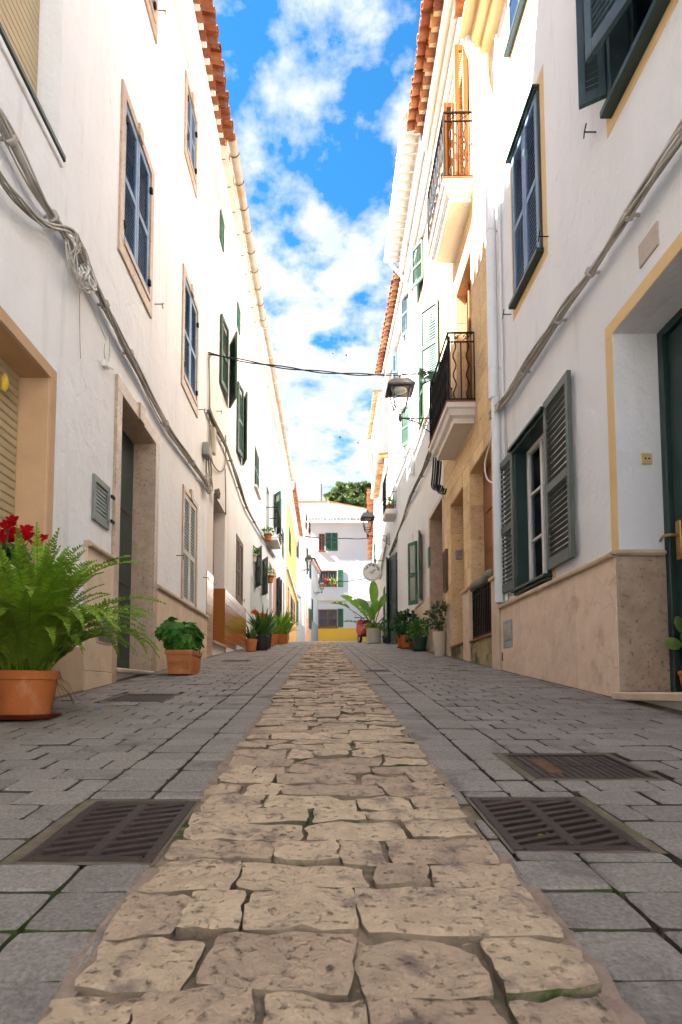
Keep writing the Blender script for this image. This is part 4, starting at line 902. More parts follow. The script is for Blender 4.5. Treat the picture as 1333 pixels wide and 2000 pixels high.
# downpipe with its two bends, and the thin conduit beside it
up = R1.L - .12; zA = R1.hit(975, 790)[1]
Zk = lambda y: R1.hit(966, y, .1)[1]
R1.pipe([(up, .10, zA), (up, .10, 7.50), (up + .02, .11, 7.62), (up + .17, .27, 8.42), (up + .18, .29, 8.55), (up + .18, .30, 9.3)], .058, M['pipe'], clamps=[(up, .10, Zk(432)), (up, .10, Zk(715)), (up, .10, 7.45)])
R1.pipe([(up - .10, .03, zd + .06), (up - .10, .03, Zk(190)), (up - .12, .03, 8.2)], .014, M['pipe'], 'conduit', n=6)
R1.pipe([(up, .08, zd + .05), (up, .08, zA)], .05, M['pipe'], 'lower_downpipe')
zc = R1.ztop; R1.cornice(-0, R1.L + .05, [(zc - .14, zc - .06, .14), (zc - .06, zc + .05, .26), (zc + .05, zc + .12, .40)], M['trimyellow']); R1.finish([M['dkgreen']], eave=.45)
R1.tiles(R1.L - 2.6, R1.L, zc + .22, 0, .50, M['tile'], .24, .09, False, 10, R1.roof)

# ======== right: golden stone house with two balconies
R2 = House('golden_stone_house', 'golden limestone house with two wrought iron balconies on the right', False, (2.06, 6.435), (2.12, 9.75), 10.30, M['limestone'])
YU = lambda h, Y: (Y - h.o.y) / h.ux.y
zB1, zB2 = 4.41, 7.55
o_up = (YU(R2, 7.50), YU(R2, 8.38), zB2 + .02, 9.74); o_mid = (YU(R2, 7.60), YU(R2, 8.56), zB1 + .02, 6.71)
o_d1 = (YU(R2, 6.76), YU(R2, 7.87), 1.17, 3.58); o_d2 = (YU(R2, 8.26), YU(R2, 9.19), 1.19, 3.54)
for q in (o_up, o_mid, o_d1, o_d2): R2.hole(q, .24)
# ashlar, block by block
z = .45; row = 0
while z < R2.ztop - .02:
    hh = RND.choice((.27, .30, .33)); u = -RND.uniform(0, .5); rects = []
    while u < R2.L:
        l = RND.uniform(.42, .72); a, c = max(0, u), min(R2.L, u + l); u += l
        if c - a > .06: rects.append((a, c, z, min(z + hh, R2.ztop)))
    for q in (o_up, o_mid, o_d1, o_d2): rects = subtract(rects, (q[0], q[1], q[2], q[3]))
    for q in rects:
        b = MB(); b.cur = RND.random(); e = RND.uniform(-.002, .002); b.box(q[0] + .002, q[1] - .002, -.03, .012 + e, q[2] + .002, q[3] - .002, .004); R2.part(b, 'stone_block', M['limestone'])
    z += hh; row += 1
# reveals of stone blocks (far jambs face the street's lower end)
for q, nb_ in ((o_mid, 5), (o_d1, 5), (o_d2, 5), (o_up, 4)):
    for k in range(nb_):
        za, zb2 = q[2] + (q[3] - q[2]) * k / nb_, q[2] + (q[3] - q[2]) * (k + 1) / nb_; b = MB(); b.cur = RND.random(); b.box(q[1] - .014, q[1] + .0, -.235, .010, za + .002, zb2 - .002, .004); R2.part(b, 'jamb_stone', M['limestone'])
    b = MB(); b.cur = RND.random(); b.box(q[0], q[1] - .015, -.235, .008, q[3] - .013, q[3] - .0005, .003); R2.part(b, 'lintel_stone', M['limestone'])
gw = M['goldwood']
R2.leaf(o_up[0] + .03, 1, .19, o_up[2] + .02, o_up[3] - .02, gw, .03, 90, 56, False, 1, fr=.07); R2.leaf(o_up[1] - .05, -1, .19, o_up[2] + .02, o_up[3] - .02, gw, .03, 90, 56, False, 1, fr=.06)
R2.glazed((o_up[0], o_up[1] - .015, o_up[2], o_up[3] - .014), gw, -.2, 2, 3)
R2.leaf(o_mid[1] - .02, -1, .30, o_mid[2] + .02, o_mid[3] - .03, gw, -.16, 6, 48, False, 2, fr=.05); R2.leaf(o_mid[0] + .02, 1, .30, o_mid[2] + .02, o_mid[3] - .03, gw, -.16, 6, 48, False, 2, fr=.05)
door_planks(R2, (o_d1[0] + .002, o_d1[1] - .016, o_d1[2] + .002, o_d1[3] - .015), M['wood'], -.18, 4); door_planks(R2, (o_d2[0] + .002, o_d2[1] - .016, o_d2[2] + .002, o_d2[3] - .015), M['wood'], -.2, 4)
# thresholds with red tiles, stained base below, plinths with moulded caps
for q in (o_d1, o_d2):
    R2.sill(q[0] + .0, q[1] - .0, q[2] + .012, -.23, .05, .035, M['tile'], 'threshold_tile', .008)
    b = MB(); b.box(q[0] + .0, q[1] - .0, -.02, .03, .3, q[2] - .024, .006); R2.part(b, 'stained_base', M['mosswall'])
zp = 1.80
for a, c in ((.005, o_d1[0] - .002), (o_d1[1] + .002, o_d2[0] - .002), (o_d2[1] + .002, R2.L - .005)): dado_run(R2, a, c, zp if a < 1 else zp + .1, M['dado2'], M['limestone'], .4, .045, 'plinth_stone', base=False)
# low gate with a rolled mat over it
gz0, gz1 = o_d1[2] + .03, o_d1[2] + .72; b = MB(); b.box(o_d1[0] + .02, o_d1[1] - .03, -.02, .005, gz1 - .02, gz1 + .01, .003); b.box(o_d1[0] + .02, o_d1[1] - .03, -.02, .005, gz0, gz0 + .025, .003); b.box(o_d1[0] + .02, o_d1[1] - .03, -.02, .005, gz1 - .12, gz1 - .10, .003); gt = R2.part(b, 'door_gate', M['wrought'])
for k in range(13):
    u = o_d1[0] + .03 + (o_d1[1] - o_d1[0] - .07) * k / 12; bb = MB(); bb.box(u - .009, u + .009, -.016, .002, gz0, gz1, .003); bb.build('gate_bar', M['wrought'], gt)
# vent shutter and bell panel
q = R2.rect(870.5, 877, 871, 1078, 1158); R2.pair((q[0], q[1], q[2], q[3]), M['brownshutter'], .028, 0, 0, 16, False, .025, 1, 'vent_shutter')
pz = .5 + (1346 - 1083) / 1100 * 9.25; b = MB(); b.box(o_d2[1] - .026, o_d2[1] - .013, -.17, -.06, pz - .08, pz + .08, .004); o = R2.part(b, 'bell_panel', M['chrome']); bb = MB(); bb.box(o_d2[1] - .03, o_d2[1] - .025, -.15, -.08, pz - .03, pz + .02, .003); bb.build('bell_grille', M['greypaint'], o)
# balconies
def balcony(h, a, c, z, out_, screen):
    b = MB(); prof = [(out_, 0), (out_, -.07), (out_ - .03, -.085), (out_ - .05, -.16), (out_ - .10, -.19), (out_ - .11, -.23), (out_ - .11, -.25)]
    rings = []
    for (d, dz) in prof:
        e = out_ - d; rings.append([(a + e, 0, z + dz), (a + e, d, z + dz), (c - e, d, z + dz), (c - e, 0, z + dz)])
    vs = [p for r_ in rings for p in r_]; fs = [(0, 1, 2, 3)]
    for i in range(len(prof) - 1):
        for k in range(3): p = i * 4 + k; fs.append((p, p + 4, p + 5, p + 1))
    p = (len(prof) - 1) * 4; fs.append((p + 3, p + 2, p + 1, p)); b.add(vs, fs); sl_ = h.part(b, 'balcony_slab', M['cream'])
    bb = MB(); bb.box(a - .012, c + .012, 0, out_ + .014, z + .001, z + .02, .005); bb.build('floor_edge_tile', M['tile'], sl_)
    zt, z0 = z + .99, z + .05; o_ = out_ - .025; a_, c_ = a + .02, c - .02; rl = MB()
    for zz, t in ((zt, .016), (zt - .13, .010), (z0, .010)):
        rl.box(a_ - .012, a_ + .012, 0, o_ + .012, zz - t, zz + t * .4, .003); rl.box(c_ - .012, c_ + .012, 0, o_ + .012, zz - t, zz + t * .4, .003); rl.box(a_ + .012, c_ - .012, o_ - .012, o_ + .012, zz - t, zz + t * .4, .003)
    for u in (a_, c_): rl.box(u - .012, u + .012, o_ - .012, o_ + .012, z + .02, zt, .003); rl.box(u - .010, u + .010, .005, .025, z + .02, zt, .003)
    ra = h.part(rl, 'balcony_railing', M['wrought'])
    def bar(f, wavy, nrm):
        bb = MB(); n = 26 if wavy else 2; P = []
        for k in range(n + 1):
            zz = z0 + (zt - .13 - z0) * k / n; w_ = .020 * math.sin(k / n * math.pi * 6) if wavy else 0; p = f(); P.append((p[0] + nrm[0] * w_, p[1] + nrm[1] * w_, zz))
        bb.tube(P, .009, 5); bb.build('baluster', M['wrought'], ra, smooth=True)
    for u in (a_, c_):
        for k in range(1, 4):
            d = .02 + (o_ - .02) * k / 4; bar(lambda: (u, d), k != 2, (0, 1))
        for d in (o_ * .32, o_ * .72):
            bb = MB(); bb.tube([(u, d + .045 * (1 - t / 14) * math.cos(t * .75), zt - .068 + .045 * (1 - t / 14) * math.sin(t * .75)) for t in range(13)], .006, 4); bb.tube([(u, d - .08, zt - .02), (u, d + .05, zt - .115)], .005, 4); bb.build('scroll', M['wrought'], ra)
    nb2 = int((c_ - a_) / .085)
    for k in range(1, nb2):
        u = a_ + (c_ - a_) * k / nb2; bar(lambda: (u, o_), k % 2, (1, 0))
    if screen:
        for k in range(int((c_ - a_) / .0185)):
            u = a_ + .0185 * (k + .5); bb.cur = 0; bb = MB(); bb.cur = RND.random(); h_ = zt - .03 + RND.uniform(-.02, .01); bb.box(u - .0085, u + .0085, o_ - .034 + RND.uniform(-.004, .004), o_ - .022, z0 - .02, h_, .002); bb.build('reed', M['screen'], ra)
balcony(R2, YU(R2, 7.44), YU(R2, 8.92), zB1, .40, True); balcony(R2, YU(R2, 7.36), YU(R2, 8.72), zB2, .43, False)
zc = R2.ztop; R2.cornice(0, R2.L, [(zc - .28, zc - .18, .06), (zc - .18, zc - .02, .13), (zc - .02, zc + .06, .22), (zc + .06, zc + .30, .32)], M['cream'])
R2.finish(eave=.3); R2.tiles(0, R2.L, zc + .40, 0, .46, M['tile'], .2, .085, False, 5, R2.roof, mortar=M['limestone']); R2.tiles(.05, R2.L + .05, zc + .50, 0, .60, M['tile'], .2, .085, False, 8, R2.roof); R2.tiles(-.05, R2.L - .05, zc + .53, 0, .59, M['tile'], .2, .082, True, 8, R2.roof)

# ======== right: white house with white eave
R3 = House('white_eave_house', 'white house with whitewashed eave tiles and green shutters beyond the stone house', False, (2.12, 9.76), (2.16, 13.15), 10.42, M['white2'])
r = R3.rect(842, 868, 844, 1000, 1270, 1130); dq = (r[0] + .0, r[1], R3.hit(850, 1268)[1], R3.hit(845, 1008)[1]); R3.hole(dq, .30, 2); R3.surround((dq[0], dq[1], dq[2] - .3, dq[3]), .10, M['travertine'], .02, 'door_surround', 'tlr'); door_planks(R3, (dq[0] + .002, dq[1] - .002, dq[2], dq[3] - .002), M['wood'], -.25); R3.sill(dq[0], dq[1], dq[2] + .004, -.28, .04, .05, M['dado2'], 'door_step')
gwn = (R3.hit(826, 1100)[0], R3.hit(818, 1100)[0], R3.hit(820, 1178)[1], R3.hit(820, 1052)[1]); R3.hole(gwn, .14); R3.surround(gwn, .09, M['peach'], .006, 'window_surround', 't'); R3.glazed(gwn, M['redwood'], -.1)
wd_ = (gwn[1] - gwn[0]) * .55
lightslat = mat('pale_slat_paint', (.46, .48, .42), rough=.6)
R3.leaf(gwn[0], 1, wd_, gwn[2], gwn[3], M['green'], .04, 165, 30, slatm=lightslat); R3.leaf(gwn[1], -1, wd_, gwn[2], gwn[3], M['green'], .04, 150, 30, slatm=lightslat)
R3.sill(gwn[0] - .06, gwn[1] + .5, gwn[2] - .02, -.02, .045, .05, M['dado2'])
w_ = R3.rect(801.5, 808, 802, 1052, 1126); R3.hole(w_, .12); R3.pair(w_, M['petrol'], -.01, 0, 0, 36, True); R3.sill(w_[0] - .06, w_[1] + .06, w_[2], -.1, .05, .05, M['cream']); R3.surround(w_, .07, M['rough'], .006, 'window_surround', 't')
for xa, xb, yt in ((790, 797, 1040), (780.5, 787, 1058)):
    q = R3.rect(xa, xb, xa, yt + 10, 1215); q = (q[0], min(q[1], R3.L - .05), R3.gz(q[0]) + .06, q[3]); R3.hole(q, .3); door_planks(R3, (q[0] + .002, q[1] - .002, q[2], q[3] - .002), M['white2'], -.27)
q2 = (R3.hit(857, 650, .03)[0], R3.hit(857, 650, .03)[0] + .86, R3.hit(857, 736, .03)[1], R3.hit(857, 579, .03)[1]); R3.hole(q2, .14); R3.surround(q2, .08, M['trimyellow'], .006); R3.leaf(q2[0] + .01, 1, .44, q2[2], q2[3], M['palegreen'], .03, 38, 26, fr=.055); R3.leaf(q2[1], -1, .42, q2[2], q2[3], M['palegreen'], .03, 5, 40, True)
q = (R3.hit(826, 500, .03)[0], R3.hit(826, 500, .03)[0] + .8, R3.hit(826, 545, .03)[1], R3.hit(826, 463, .03)[1]); R3.hole(q, .14); R3.surround(q, .08, M['trimyellow'], .006); R3.pair(q, M['palegreen'], .02, 28, 6, 24, True)
q = R3.rect(820, 829, 821, 720, 840); R3.hole(q, .14); R3.surround(q, .08, M['trimyellow'], .006); R3.pair(q, M['palegreen'], .012, 4, 2, 40, True)
q = R3.rect(838.5, 841.5, 839, 1070, 1110); R3.hole(q, .1); R3.pair(q, M['green'], .01, 0, 0, 14, True, .03, 1)
b = MB(); b.box(dq[1] + .105, gwn[1] + .55, -.02, .02, R3.gz(0) - .3, gwn[2] - .075, .004); R3.part(b, 'dado_panel', M['dado2'])
b = MB(); b.box(R3.L - .0, R3.L - .06, 0, .05, 1, 1.01); 
R3.pipe([(R3.L - .06, .58, 11.0), (R3.L - .06, .54, 10.85), (R3.L - .05, .10, 10.35), (R3.L - .05, .06, 10.2), (R3.L - .05, .06, 5.6)], .045, M['pipe'])
zc = R3.ztop; R3.cornice(0, R3.L, [(zc - .25, zc - .05, .10), (zc - .05, zc + .15, .22), (zc + .15, zc + .4, .34)], M['white2']); R3.finish([M['travertine']], eave=.3, rise=1.2)
R3.tiles(0, R3.L, zc + .50, 0, .60, M['tilew'], .19, .082, False, 4, R3.roof); R3.tiles(.09, R3.L + .09, zc + .54, 0, .58, M['tilew'], .19, .08, True, 4, R3.roof)
R3.gutter(-.15, R3.L + .05, zc + .58, .63, .06, M['pipe'], 6, .3, bm=M['pipe'])

# ======== right: white house with orange eave
R4 = House('orange_eave_house', 'bright white house with orange eave tiles and potted balcony on the right', False, (2.16, 13.16), (2.11, 17.85), 10.5, M['white2'])
for q, m_, an in (((793, 801, 800, 560, 652), M['petrol'], 26), ((774, 778, 777, 690, 760), M['petrol'], 26), ((794, 803, 802, 790, 868), M['shgreen'], 26)):
    r = R4.rect(*q); R4.hole(r, .14); R4.pair(r, m_, .03, an, 12, 36, True); R4.sill(r[0] - .1, r[1] + .1, r[2] - .01, -.1, .07, .06, M['cream'])
r = R4.rect(770.5, 774, 771, 875, 1005); R4.hole(r, .3); R4.glazed(r, M['white2'], -.25)
bz = r[2]; R4.sill(r[0] - .2, r[1] + .25, bz + .0, -.02, .34, .16, M['cream'], 'balcony_slab', .03); rl = MB(); z1 = bz + 1.0; a_, c_ = r[0] - .18, r[1] + .22
rl.tube([(a_, 0, z1), (a_, .32, z1), (c_, .32, z1), (c_, 0, z1)], .014, 5); rl.tube([(a_, 0, bz + .5), (a_, .32, bz + .5), (c_, .32, bz + .5), (c_, 0, bz + .5)], .009, 5); ra = R4.part(rl, 'balcony_railing', M['wrought'])
for k in range(14):
    u = a_ + (c_ - a_) * k / 13; bb = MB(); bb.tube([(u, .32, z1), (u, .32, bz)], .009, 4); bb.build('baluster', M['wrought'], ra)
for d in (.11, .22): bb = MB(); bb.tube([(a_, d, z1), (a_, d, bz)], .009, 4); bb.build('baluster', M['wrought'], ra)
q = R4.rect(767.5, 777, 777, 1078, 1215); q = (q[0], q[1], R4.gz(q[0]) + .05, q[3]); R4.hole(q, .12); R4.pair(q, M['dkgreen'], .03, 14, 24, 50, True)
for xa, xb, yt, yb in ((756.5, 759.5, 1145, 1195), (762, 765, 1125, 1250)):
    q = R4.rect(xa, xb, xa, yt, yb); q = (max(.05, q[0]), min(q[1], R4.L - .03), q[2], q[3]); R4.hole(q, .15); R4.pair(q, M['dkgreen'], .0, 0, 0, 20, True)
zc = R4.ztop; R4.cornice(0, R4.L, [(zc - .1, zc + .16, .16), (zc + .16, zc + .24, .24)], M['white2']); R4.finish(eave=.25, rise=1.2)
R4.tiles(0, R4.L, zc + .32, 0, .40, M['tile'], .2, .085, False, 6, R4.roof); R4.tiles(.1, R4.L + .1, zc + .35, 0, .42, M['tile'], .2, .085, True, 6, R4.roof)

# ======== right: the lower house and those beyond
R5 = House('low_eave_house', 'lower white house with wired eave behind the second street lamp', False, (2.11, 17.87), (2.28, 22.0), 8.0, M['white2'])
for q in ((750.5, 753, 751, 1150, 1250),): simple_win(R5, q, M['green'])
zc = R5.ztop; R5.cornice(0, R5.L, [(zc - .2, zc, .12)], M['cream']); R5.finish(eave=.2, rise=.5); R5.tiles(0, R5.L, zc + .1, 0, .34, M['tiley'], .22, .09, False, 8, R5.roof); R5.gutter(0, R5.L, zc + .12, .36, .06, M['cream'], 4, .3)
b = MB(); b.box(.1, .45, -.05, .35, zc + .2, zc + .26, .01); R5.part(b, 'ridge_tile', M['tile'])
R6 = House('tall_mauve_gable_house', 'tall house with mauve stained gable rising over the lower white house', False, (2.36, 22.02), (2.42, 26.5), 12.45, M['white2'])
for q in ((740, 742, 741, 850, 880), (738, 740, 739, 905, 935), (731, 735, 733, 1057, 1102)): simple_win(R6, q, M['green'])
zc = R6.ztop; b = MB(); b.box(-.06, -.003, -5.9, -.02, 7.5, zc + .1); R6.part(b, 'gable', mat('mauve_plaster', (.44, .375, .37), (.38, .32, .32), 1.5, .9, .3, 30, c3=(.20, .15, .14), s3=1.2, t3=(.62, .72)))
R6.cornice(0, R6.L, [(zc - .15, zc, .16)], M['cream']); R6.finish(eave=.25, rise=.6, roofmat=M['tiley']); R6.tiles(0, R6.L, zc + .1, 0, .36, M['tiley'], .24, .1, False, 8, R6.roof)
R7 = House('pale_far_house', 'pale far house half hidden behind the second lamp', False, (2.42, 26.52), (3.6, 41), 10.0, M['cream'])
for q in ((726, 728, 727, 1000, 1030), (724, 726, 725, 1080, 1120)): simple_win(R7, q, M['green'])
R7.finish(eave=.2); R7.tiles(0, R7.L, R7.ztop + .1, 0, .36, M['tile'], .24, .1, False, 8, R7.roof)

# ======== houses closing the street
class Front(House): pass
E = House('yellow_based_house', 'white house with yellow base and green shutters closing the street', False, (4.4, 46.5), (-2.0, 46.5), 14.45, M['bluewhite'], depth=7)
def ew(xa, xb, yt, yb): return E.rect(xa, xb, xa, yt, yb)
for (xa, xb, yt, yb, sa, sb) in ((623, 635, 1042, 1076, 636, 660), (624, 659, 1114, 1147, 660, 671), (622, 659, 1190, 1225, 660, 671)):
    r = ew(xa, xb, yt, yb); E.hole(r, .18); E.glazed(r, M['redwood'], -.1, 2, 2 if yt > 1150 else 1, .1, curtain=(1100 < yt < 1150)); q = ew(sa, sb, yt - 1, yb)
    if sb - sa > 15:
        for a, c in ((q[0], (q[0] + q[1]) / 2 - .01), ((q[0] + q[1]) / 2 + .01, q[1])): E.leaf(a, 1, c - a, q[2], q[3], M['green'], .04, 0, 26, True, fr=.09)
    else: E.leaf(q[0], 1, q[1] - q[0], q[2], q[3], M['green'], .04, 0, 26, True, fr=.09)
    E.sill(r[0] - .05, r[1] + .05, r[2], -.1, .12, .08, M['redwood'] if yt < 1100 or yt > 1150 else M['white2'])
zy = E.hit(640, 1227)[1]; b = MB(); b.box(0, E.L, -.01, .03, 3.5, zy); E.part(b, 'yellow_base', M['yellowbase'])
zl = E.hit(640, 1166)[1]; E.sill(0, E.L, zl, -.01, .18, .35, M['cream'], 'ledge')
E.finish(eave=.3, rise=1.2, roofmat=M['bluewhite']); E.tiles(0, E.L, E.ztop + .12, 0, .45, M['tile'], .26, .11, False, 10, E.roof); E.tiles(.13, E.L + .13, E.ztop + .15, 0, .45, M['tile'], .26, .11, True, 10, E.roof)
for k in range(3): q = E.hit(634 + k * 27, 1016); b = MB(); b.tube([(q[0], .1, q[1] + .2), (q[0], .3, q[1] + .05), (q[0] - .15, .3, q[1] - .1)], .025, 4); E.part(b, 'eave_hook', M['wrought'])
B2 = House('gabled_house', 'white gabled house rising behind the yellow based house', False, (6.6, 56.0), (-3.4, 56.0), 15.2, M['bluewhite'], depth=6)
r = B2.rect(612, 618, 613, 996, 1015); B2.hole(r, .2); B2.glazed(r, M['redwood'], -.1)
B2.finish(roof=False)
pA, pB, pC = B2.hit(606, 982), B2.hit(642, 981), B2.hit(712, 1000)
b = MB(); b.add([(-.5, .25, pC[1] - .3), (pB[0], .25, pB[1]), (B2.L + .3, .25, pA[1]), (B2.L + .3, .25, pA[1] + .07), (pB[0], .25, pB[1] + .07), (-.5, .25, pC[1] - .22)] + [(-.5, -6, pC[1] + .1), (pB[0], -6, pB[1] + .4), (B2.L + .3, -6, pA[1] + .4)], [(0, 1, 4, 5), (1, 2, 3, 4), (5, 4, 7, 6), (4, 3, 8, 7)]); B2.part(b, 'roof', M['tile'])
b = MB(); b.add([(0, -.002, 15.2), (pB[0], -.002, 15.2), (B2.L, -.002, 15.2), (B2.L, -.002, pA[1]), (pB[0], -.002, pB[1]), (0, -.002, pC[1])], [(0, 1, 4, 5), (1, 2, 3, 4)]); B2.part(b, 'gable', M['bluewhite'])
B2.pipe([(pB[0], .06, 12), (pB[0], .06, pB[1] + .1)], .14, M['bluewhite'])
K = House('chimney_house', 'mauve white block with flat top and flue behind the gabled house', False, (-.2, 66.0), (-4.6, 66.0), 24.5, mat('mauve_white_plaster', (.40, .385, .42), (.36, .345, .375), .6, .85, .1, 30), depth=6)
K.ztop = K.hit(605, 943)[1]; K.finish(roof=False); q = K.rect(621, 628, 622, 943, 975); b = MB(); b.box(q[0], q[1], -1, .2, q[2] - 3, q[3] - .1, .05); K.part(b, 'flue', M['greypaint'])
b = MB(); b.box(1.2, 3.0, -2, -.5, K.ztop, K.ztop + .5, .05); K.part(b, 'roof_box', M['bluewhite'])
# ---------------------------------------------------------------- cables
def wall_path(h, pix, d): return [Vector((*[h.W(h.hit(x, y, dd)[0], dd, h.hit(x, y, dd)[1])[k] for k in range(3)],)) for (x, y), dd in ((p, d if not isinstance(d, (list, tuple)) else d[i]) for i, p in enumerate(pix))]
def bundle(label, path, n, rad, spread, m, ties=8, tm=None, group=None, wander=1.0, n_seg=7):
    P = smooth_path(path, n_seg); o0 = P[len(P) // 2].copy(); t = thing('cable_bundle', label, 'cable', o0)
    for k in range(n):
        b = MB(); b.cur = RND.random(); sd = k * 7.3; q = []; a0 = RND.uniform(0, 6.28)
        for i, p in enumerate(P):
            a = a0 + i * .05 * wander + n3(i * .05, sd) * 2.4; rr = spread * (.15 + 1.5 * abs(n3(i * .06, sd + 3)))
            tg = (P[min(i + 1, len(P) - 1)] - P[max(i - 1, 0)]).normalized(); s1 = tg.cross(Vector((0, 0, 1))).normalized(); s2 = tg.cross(s1)
            q.append(p + s1 * math.cos(a) * rr * .7 + s2 * math.sin(a) * rr - o0)
        b.tube(q, rad * RND.uniform(.8, 1.25), 5); b.build('cable', m, t, smooth=True)
    for k in range(ties):
        i = int((k + .5) / ties * (len(P) - 2)); b = MB(); tg = (P[i + 1] - P[i]).normalized()
        b.tube([P[i] - tg * .012 - o0, P[i] + tg * .012 - o0], spread * .8, 8); s1 = Vector((1, 0, 0)); b.tube([P[i] - o0, P[i] - o0 + Vector((-.09 if P[i].x < 0 else .09, 0, .0))], .012, 5); b.build('cable_tie', tm or m, t)
    return t, o0
def loop_coil(t, o0, c, r, n, m, tall=1.0, rad=.006):
    for k in range(n):
        b = MB(); b.cur = RND.random(); P = []; r1 = r * RND.uniform(.7, 1.15); e = RND.uniform(-.3, .3)
        for i in range(25):
            a = i / 24 * 6.28; P.append(Vector(c) + Vector((.03 * math.sin(a + k), r1 * math.cos(a) + .02 * math.sin(3 * a + k), r1 * tall * math.sin(a + e))) - o0)
        b.tube(P, rad, 5); b.build('cable_loop', m, t, smooth=True)
pa = wall_path(L2, [(-420, -500), (-200, -110), (-60, 130), (0, 232), (70, 370), (125, 455), (165, 520), (200, 585), (235, 655), (280, 740), (330, 838), (370, 895), (408, 950)], .06)
t, o0 = bundle('thick pale cable bundle sagging along the left white walls', pa, 20, .0068, .052, M['cable'], 9)
pb = wall_path(L1, [(-420, -250), (-200, 60), (-50, 270), (0, 345), (40, 395), (90, 440), (140, 452), (165, 500), (185, 545)], .07)
for k in range(6):
    b = MB(); b.cur = RND.random(); b.tube([p - o0 + Vector((.012 * math.cos(k + i * .15), 0, .02 * math.sin(k * 1.7 + i * .2))) for i, p in enumerate(smooth_path(pb, 6))], .0065, 5); b.build('slack_cable', M['cable'], t, smooth=True)
c1 = wall_path(L2, [(155, 515)], .09)[0]; loop_coil(t, o0, c1, .13, 8, M['cable'], 1.25, .0045)
c1 = wall_path(L2, [(172, 545)], .10)[0]; loop_coil(t, o0, c1, .07, 6, M['whitepot'], .8, .007)
c1 = wall_path(L2, [(408, 945)], .08)[0]; loop_coil(t, o0, c1, .16, 8, M['cable'], .9, .008)
c1 = wall_path(L3, [(425, 965)], .10)[0]; loop_coil(t, o0, c1, .09, 7, M['cabledk'], .8, .008)
for pix in ([(156, 555), (156, 640), (158, 700)], [(160, 560), (180, 600), (208, 665)], [(205, 672), (204, 690), (207, 706)], [(214, 660), (215, 690), (212, 712), (222, 722)]):
    b = MB(); b.tube([p - o0 for p in smooth_path(wall_path(L2, pix, .012), 5)], .004, 4); b.build('drop_wire', M['cable'], t)
c1 = wall_path(L2, [(208, 712)], .03)[0] - o0; b = MB(); b.box(c1.x - .03, c1.x + .02, c1.y - .035, c1.y + .035, c1.z - .03, c1.z + .03, .008); b.build('junction_knob', M['whitepot'], t)
# dark bundle on the cream house
pc_ = wall_path(L3, [(408, 800), (420, 830), (440, 868), (460, 925), (480, 985)], .06) + wall_path(L4, [(500, 1025), (520, 1060), (537, 1088)], .06)
t, o0 = bundle('dark twisted cable bundle running down the cream wall on the left', pc_, 10, .012, .045, M['cabledk'], 9, M['cabledk'])
pd = wall_path(L3, [(412, 690), (408, 700), (409, 760), (409, 820), (408, 870)], .03)
for k in range(3): b = MB(); b.cur = RND.random(); b.tube([p - o0 + Vector((0, .03 * k, .01 * math.sin(i + k))) for i, p in enumerate(smooth_path(pd, 5))], .008, 5); b.build('riser_cable', M['cabledk'], t, smooth=True)
for pix in ([(412, 885), (416, 905), (428, 920), (438, 915), (441, 890), (441, 850)], [(440, 915), (441, 960), (441, 1005)], [(404, 895), (403, 920), (407, 945)], [(407, 895), (409, 920), (411, 950)], [(411, 895), (413, 920), (412, 948)]):
    for k in range(2): b = MB(); b.cur = RND.random(); b.tube([p - o0 + Vector((0, .02 * k, 0)) for p in smooth_path(wall_path(L3, pix, .04), 5)], .011, 5); b.build('hanging_cable', M['cabledk'], t, smooth=True)
c1 = wall_path(L3, [(405, 880)], .06)[0] - o0; b = MB(); b.box(c1.x - .05, c1.x + .05, c1.y - .12, c1.y + .10, c1.z - .11, c1.z + .09, .01); o = b.build('junction_box', M['plastic'], t)
b = MB(); b.box(c1.x + .045, c1.x + .056, c1.y - .10, c1.y + .08, c1.z - .09, c1.z + .07, .006); b.build('box_lid', M['plastic'], o)
c1 = wall_path(L3, [(418, 862)], .05)[0] - o0; b = MB(); b.box(c1.x - .03, c1.x + .03, c1.y - .06, c1.y + .06, c1.z - .22, c1.z + .22, .01); b.build('fuse_box', M['beigepot'], t)
# right pale bundle
pr = wall_path(R1, [(1750, -370), (1560, -75), (1400, 170), (1333, 262), (1215, 440), (1145, 545), (1090, 625), (1030, 715), (985, 785), (958, 812)], .07)
t, o0 = bundle('pale twisted cable bundle climbing along the right white wall', pr, 15, .0085, .052, M['cable'], 8)
c1 = wall_path(R1, [(972, 790)], .09)[0]; loop_coil(t, o0, c1, .08, 3, M['whitepot'], 1.1, .006)
b = MB(); b.tube([p - o0 for p in smooth_path(wall_path(R2, [(962, 815), (958, 860), (948, 905), (952, 935), (968, 945)], .06), 6)], .010, 6); b.build('white_lead', M['whitepot'], t, smooth=True)
b = MB(); b.tube([p - o0 for p in wall_path(R1, [(985, 800), (992, 880), (988, 905)], .03)], .005, 5); b.build('drop_wire', M['cable'], t)
